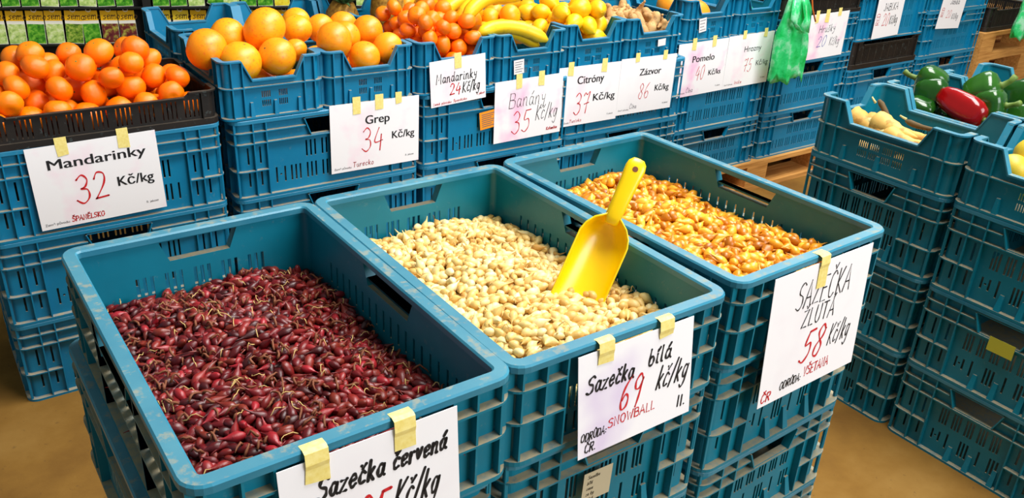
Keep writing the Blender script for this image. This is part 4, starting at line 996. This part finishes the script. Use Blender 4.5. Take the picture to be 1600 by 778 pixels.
# ------------------------------------------------------------------ scoop
def make_scoop():
    root = empty('hand_scoop')
    # local: x along the scoop (tip at 0), y across, z = open side
    n = 16; k = 12; outer = []; Lb = .172
    for j in range(k + 1):
        s = j / k; x = Lb * s
        hw = .040 * (1 if s < .72 else max(math.cos((s - .72) / .28 * PI / 2), .0) ** .7 * .78 + .22)
        dep = (.010 + .030 * min(s / .8, 1) ** .8) * (1 if s < .86 else 1 - .45 * (s - .86) / .14)
        outer.append([(x + .012 * (abs(i / n * 2 - 1) ** 2) * (1 - s), hw * math.sin((i / n - .5) * PI) / 1.0, -dep * math.cos((i / n - .5) * PI)) for i in range(n + 1)])
    mb = MB(); vs = [p for r_ in outer for p in r_]; m_ = n + 1
    fs = [(j * m_ + i, j * m_ + i + 1, (j + 1) * m_ + i + 1, (j + 1) * m_ + i) for j in range(k) for i in range(n)]
    e0 = k * m_; vs.append((Lb + .002, 0, -.004)); c = len(vs) - 1; fs += [(e0 + i, e0 + i + 1, c) for i in range(n)]
    mb.add(vs, fs); o = mb.obj('bowl', 'yellow_scoop_plastic', root, True); md = o.modifiers.new('thick', 'SOLIDIFY'); md.thickness = .0024; md.offset = 0
    mb = MB(); rings = []
    for x, hw, zt, zb in ((.158, .010, .000, -.018), (.170, .0130, .003, -.020), (.182, .0138, .005, -.017), (.205, .0142, .006, -.013), (.235, .0155, .007, -.011), (.253, .0165, .007, -.009), (.262, .0145, .006, -.008), (.268, .009, .003, -.006), (.269, .002, .001, -.002)):
        c_ = (zt + zb) / 2; hz = (zt - zb) / 2; rings.append([(x, hw * math.copysign(abs(math.cos(2 * PI * q / 16)) ** .6, math.cos(2 * PI * q / 16)), c_ + hz * math.copysign(abs(math.sin(2 * PI * q / 16)) ** .6, math.sin(2 * PI * q / 16))) for q in range(16)])
    mb.loft(rings, False, True); fix_normals(mb.obj('handle', 'yellow_scoop_plastic', root, True))
    mb = MB(); mb.tube([(.250, 0, .0066), (.250, 0, .0074)], [.0045, .0045], 12); mb.obj('hang_hole', 'dry_skin', root)
    return root
sc = make_scoop()
tip, end = Vector((.784, .868, .852)), Vector((.904, .900, 1.026))
ax = (end - tip).normalized(); tip = end - ax * .267; nd = Vector((-.62, -.72, .28)); nz_ = (nd - ax * nd.dot(ax)).normalized(); wv = nz_.cross(ax)
sc.matrix_world = Matrix.Translation(tip) @ Matrix((ax, wv, nz_)).transposed().to_4x4()
tag(sc, 'yellow plastic hand scoop stuck in the white onion sets', 'scoop')

# ------------------------------------------------------------------ green bags
def make_bags(w, h, seed, label, loc, rz=0):
    root = empty('plastic_bags', loc, rz); g = random.Random(seed); n = 64; rows = 22; rings = []
    for j in range(rows):
        s = j / (rows - 1); wd = w * (.26 + .74 * min(s / .5, 1) ** .75) * (1 - .04 * s); dp = .045 * (.5 + .8 * s) * (1 - .25 * s); ring = []
        for i in range(n):
            t = 2 * PI * i / n
            f = 1 + .20 * math.sin(9 * t + seed) * (.3 + .7 * s) + .12 * math.sin(17 * t + 3 * s + seed * 2) * (.4 + .6 * s) + .14 * noise.noise((math.cos(t) * 2.4 + seed, math.sin(t) * 2.4, s * 5))
            x = wd / 2 * math.cos(t) * (1 + .04 * math.sin(3 * t + s * 6)); y = dp * math.sin(t) * f
            z = -h * s + (.016 * math.sin(5 * t + seed) + .01 * math.sin(11 * t)) * s ** 3
            ring.append((x + .012 * noise.noise((s * 4, t, seed)) + .025 * s * math.sin(seed), y, z))
        rings.append(ring)
    mb = MB(); mb.loft(rings, False, True); fix_normals(mb.obj('bag_bundle', 'green_film', root, True))
    for sgn in (-1, 1):
        mb = MB(); pts = [(sgn * w * .10, -.01, .01), (sgn * w * .16, -.03, -.05), (sgn * w * .22 - .02, -.05, -.10), (sgn * w * .05, -.055, -.145)]
        vs = []
        for k, p in enumerate(pts):
            wd = .018 + .012 * (k % 2); vs += [(p[0] - wd, p[1], p[2] + .01), (p[0] + wd, p[1] - .008, p[2] - .01), (p[0], p[1] - .014, p[2])]
        mb.add(vs, [(3 * k + a, 3 * k + b, 3 * k + 3 + b, 3 * k + 3 + a) for k in range(3) for a, b in ((0, 2), (2, 1))]); o = mb.obj('bag_handle', 'green_film', root, True)
        md = o.modifiers.new('thick', 'SOLIDIFY'); md.thickness = .0015
    mb = MB(); mb.tube([(.015, -.03, .14), (.02, -.045, .04), (.03, -.065, -.05), (.055, -.075, -.105)], .0035, 6); mb.obj('string', 'orange_string', root, True)
    return tag(root, label, 'plastic bags')
make_bags(.21, .36, 2, 'bundle of green plastic bags on an orange string between the Hrozny and Hrušky signs', (3.16, V5 - .09, .925))
make_bags(.24, .34, 5, 'second bundle of green plastic bags hanging by the wooden pallets', (5.33, V5 - .09, .92))

# ------------------------------------------------------------------ rack of seed packets
RX0, RY0, RX1, RY1 = .30, 4.27, 2.9, 3.40
rd = Vector((RX1 - RX0, RY1 - RY0, 0)); rl = rd.length; rd.normalize(); ra = math.atan2(rd.y, rd.x)
rk = empty('display_rack', (RX0, RY0, 0), ra)
mb = MB(); mb.box(-.15, rl + .1, .05, .07, 0, 1.25); mb.obj('back_board', 'rack_black', rk)
for z in (.548, .706, .88): mb = MB(); mb.box(-.12, rl + .08, -.012, .05, z - .005, z); mb.obj('shelf', 'rack_black', rk); mb = MB(); mb.tube([(-.12, -.016, z + .004), (rl + .08, -.016, z + .004)], .002, 6); mb.obj('wire', 'rack_black', rk)
for x in (-.13, .665, 1.5, rl + .09): mb = MB(); mb.box(x - .016, x + .016, -.008, .05, 0, 1.25); mb.obj('upright', 'rack_black', rk)
tag(rk, 'black display rack with rows of seed packets behind the fruit', 'rack')
PIC = ['picture_beet', 'picture_leafy', 'picture_pale_green', 'picture_pale_green', 'picture_leafy', 'picture_pale_green', 'picture_pod', 'picture_beet', 'picture_leafy']
def make_packet(pic, hdr):
    mb = MB(); mb.box(-.034, .034, -.003, .003, 0, .14); o = mb.obj('seed_packet', 'packet_white')
    mb = MB(); mb.box(-.034, .034, -.0036, .0036, .098, .14); mb.obj('header', hdr, o)
    mb = MB(); mb.box(-.0335, .0335, -.0036, -.003, .002, .084); mb.obj('picture', pic, o)
    m = MB(); hand(m, 'semo', -.024, .104, .028, .0038, 1.05, .18, y=-.0041, gap=.1); m.obj('lettering', 'packet_brown', o)
    m = MB(); m.loft([[(.011 * math.cos(2 * PI * i / 14), -.0045, .143 + .009 * math.sin(2 * PI * i / 14)) for i in range(14)], [(.0078 * math.cos(2 * PI * i / 14), -.0045, .143 + .006 * math.sin(2 * PI * i / 14)) for i in range(14)]], False)
    hk = m.obj('hanger', 'packet_white', o); md = hk.modifiers.new('thick', 'SOLIDIFY'); md.thickness = .001
    return o
PK = [make_packet(p, h_) for p, h_ in (('picture_beet', 'packet_header'), ('picture_leafy', 'packet_header'), ('picture_pale_green', 'packet_header'), ('picture_pod', 'packet_header'), ('picture_yellow', 'packet_yellow'))]
SEQ = [0, 1, 2, 2, 1, 2, 3, 1, 0]; SN = ('beetroot', 'leafy green', 'pale vegetable', 'green pod', 'yellow')
uk = set(); g = random.Random(4)
for row, z in enumerate((.550, .709)):
    x = -.095; k = 0
    while x < rl + .05:
        if abs(x - .665) > .05 and abs(x - 1.5) > .05:
            t = SEQ[k % 9] if row == 0 and x < .66 else ((1, 1, 4, 1, 1, 2, 1, 2)[k % 8] if row == 1 else (2, 4, 4, 2, 4)[k % 5])
            o = PK[t] if t not in uk else copy_tree(PK[t]); uk.add(t)
            o.location = Vector((RX0, RY0, z)) + rd * x + Vector((-rd.y, rd.x, 0)) * (.014 + .02 * (k % 2) * 0); rl_ = (g.gauss(0, 2.0) if not (x > .7 and k % 6 == 2) else 24)
            o.rotation_euler = (R(-4), R(rl_), ra)
            tag(o, f'{SN[t]} seed packet with yellow header in the {"upper" if row else "lower"} row of the rack', 'seed packet', f'{SN[t]} seed packets in the {"upper" if row else "lower"} row')
        x += .0745; k += 1
bpy.context.view_layer.update()
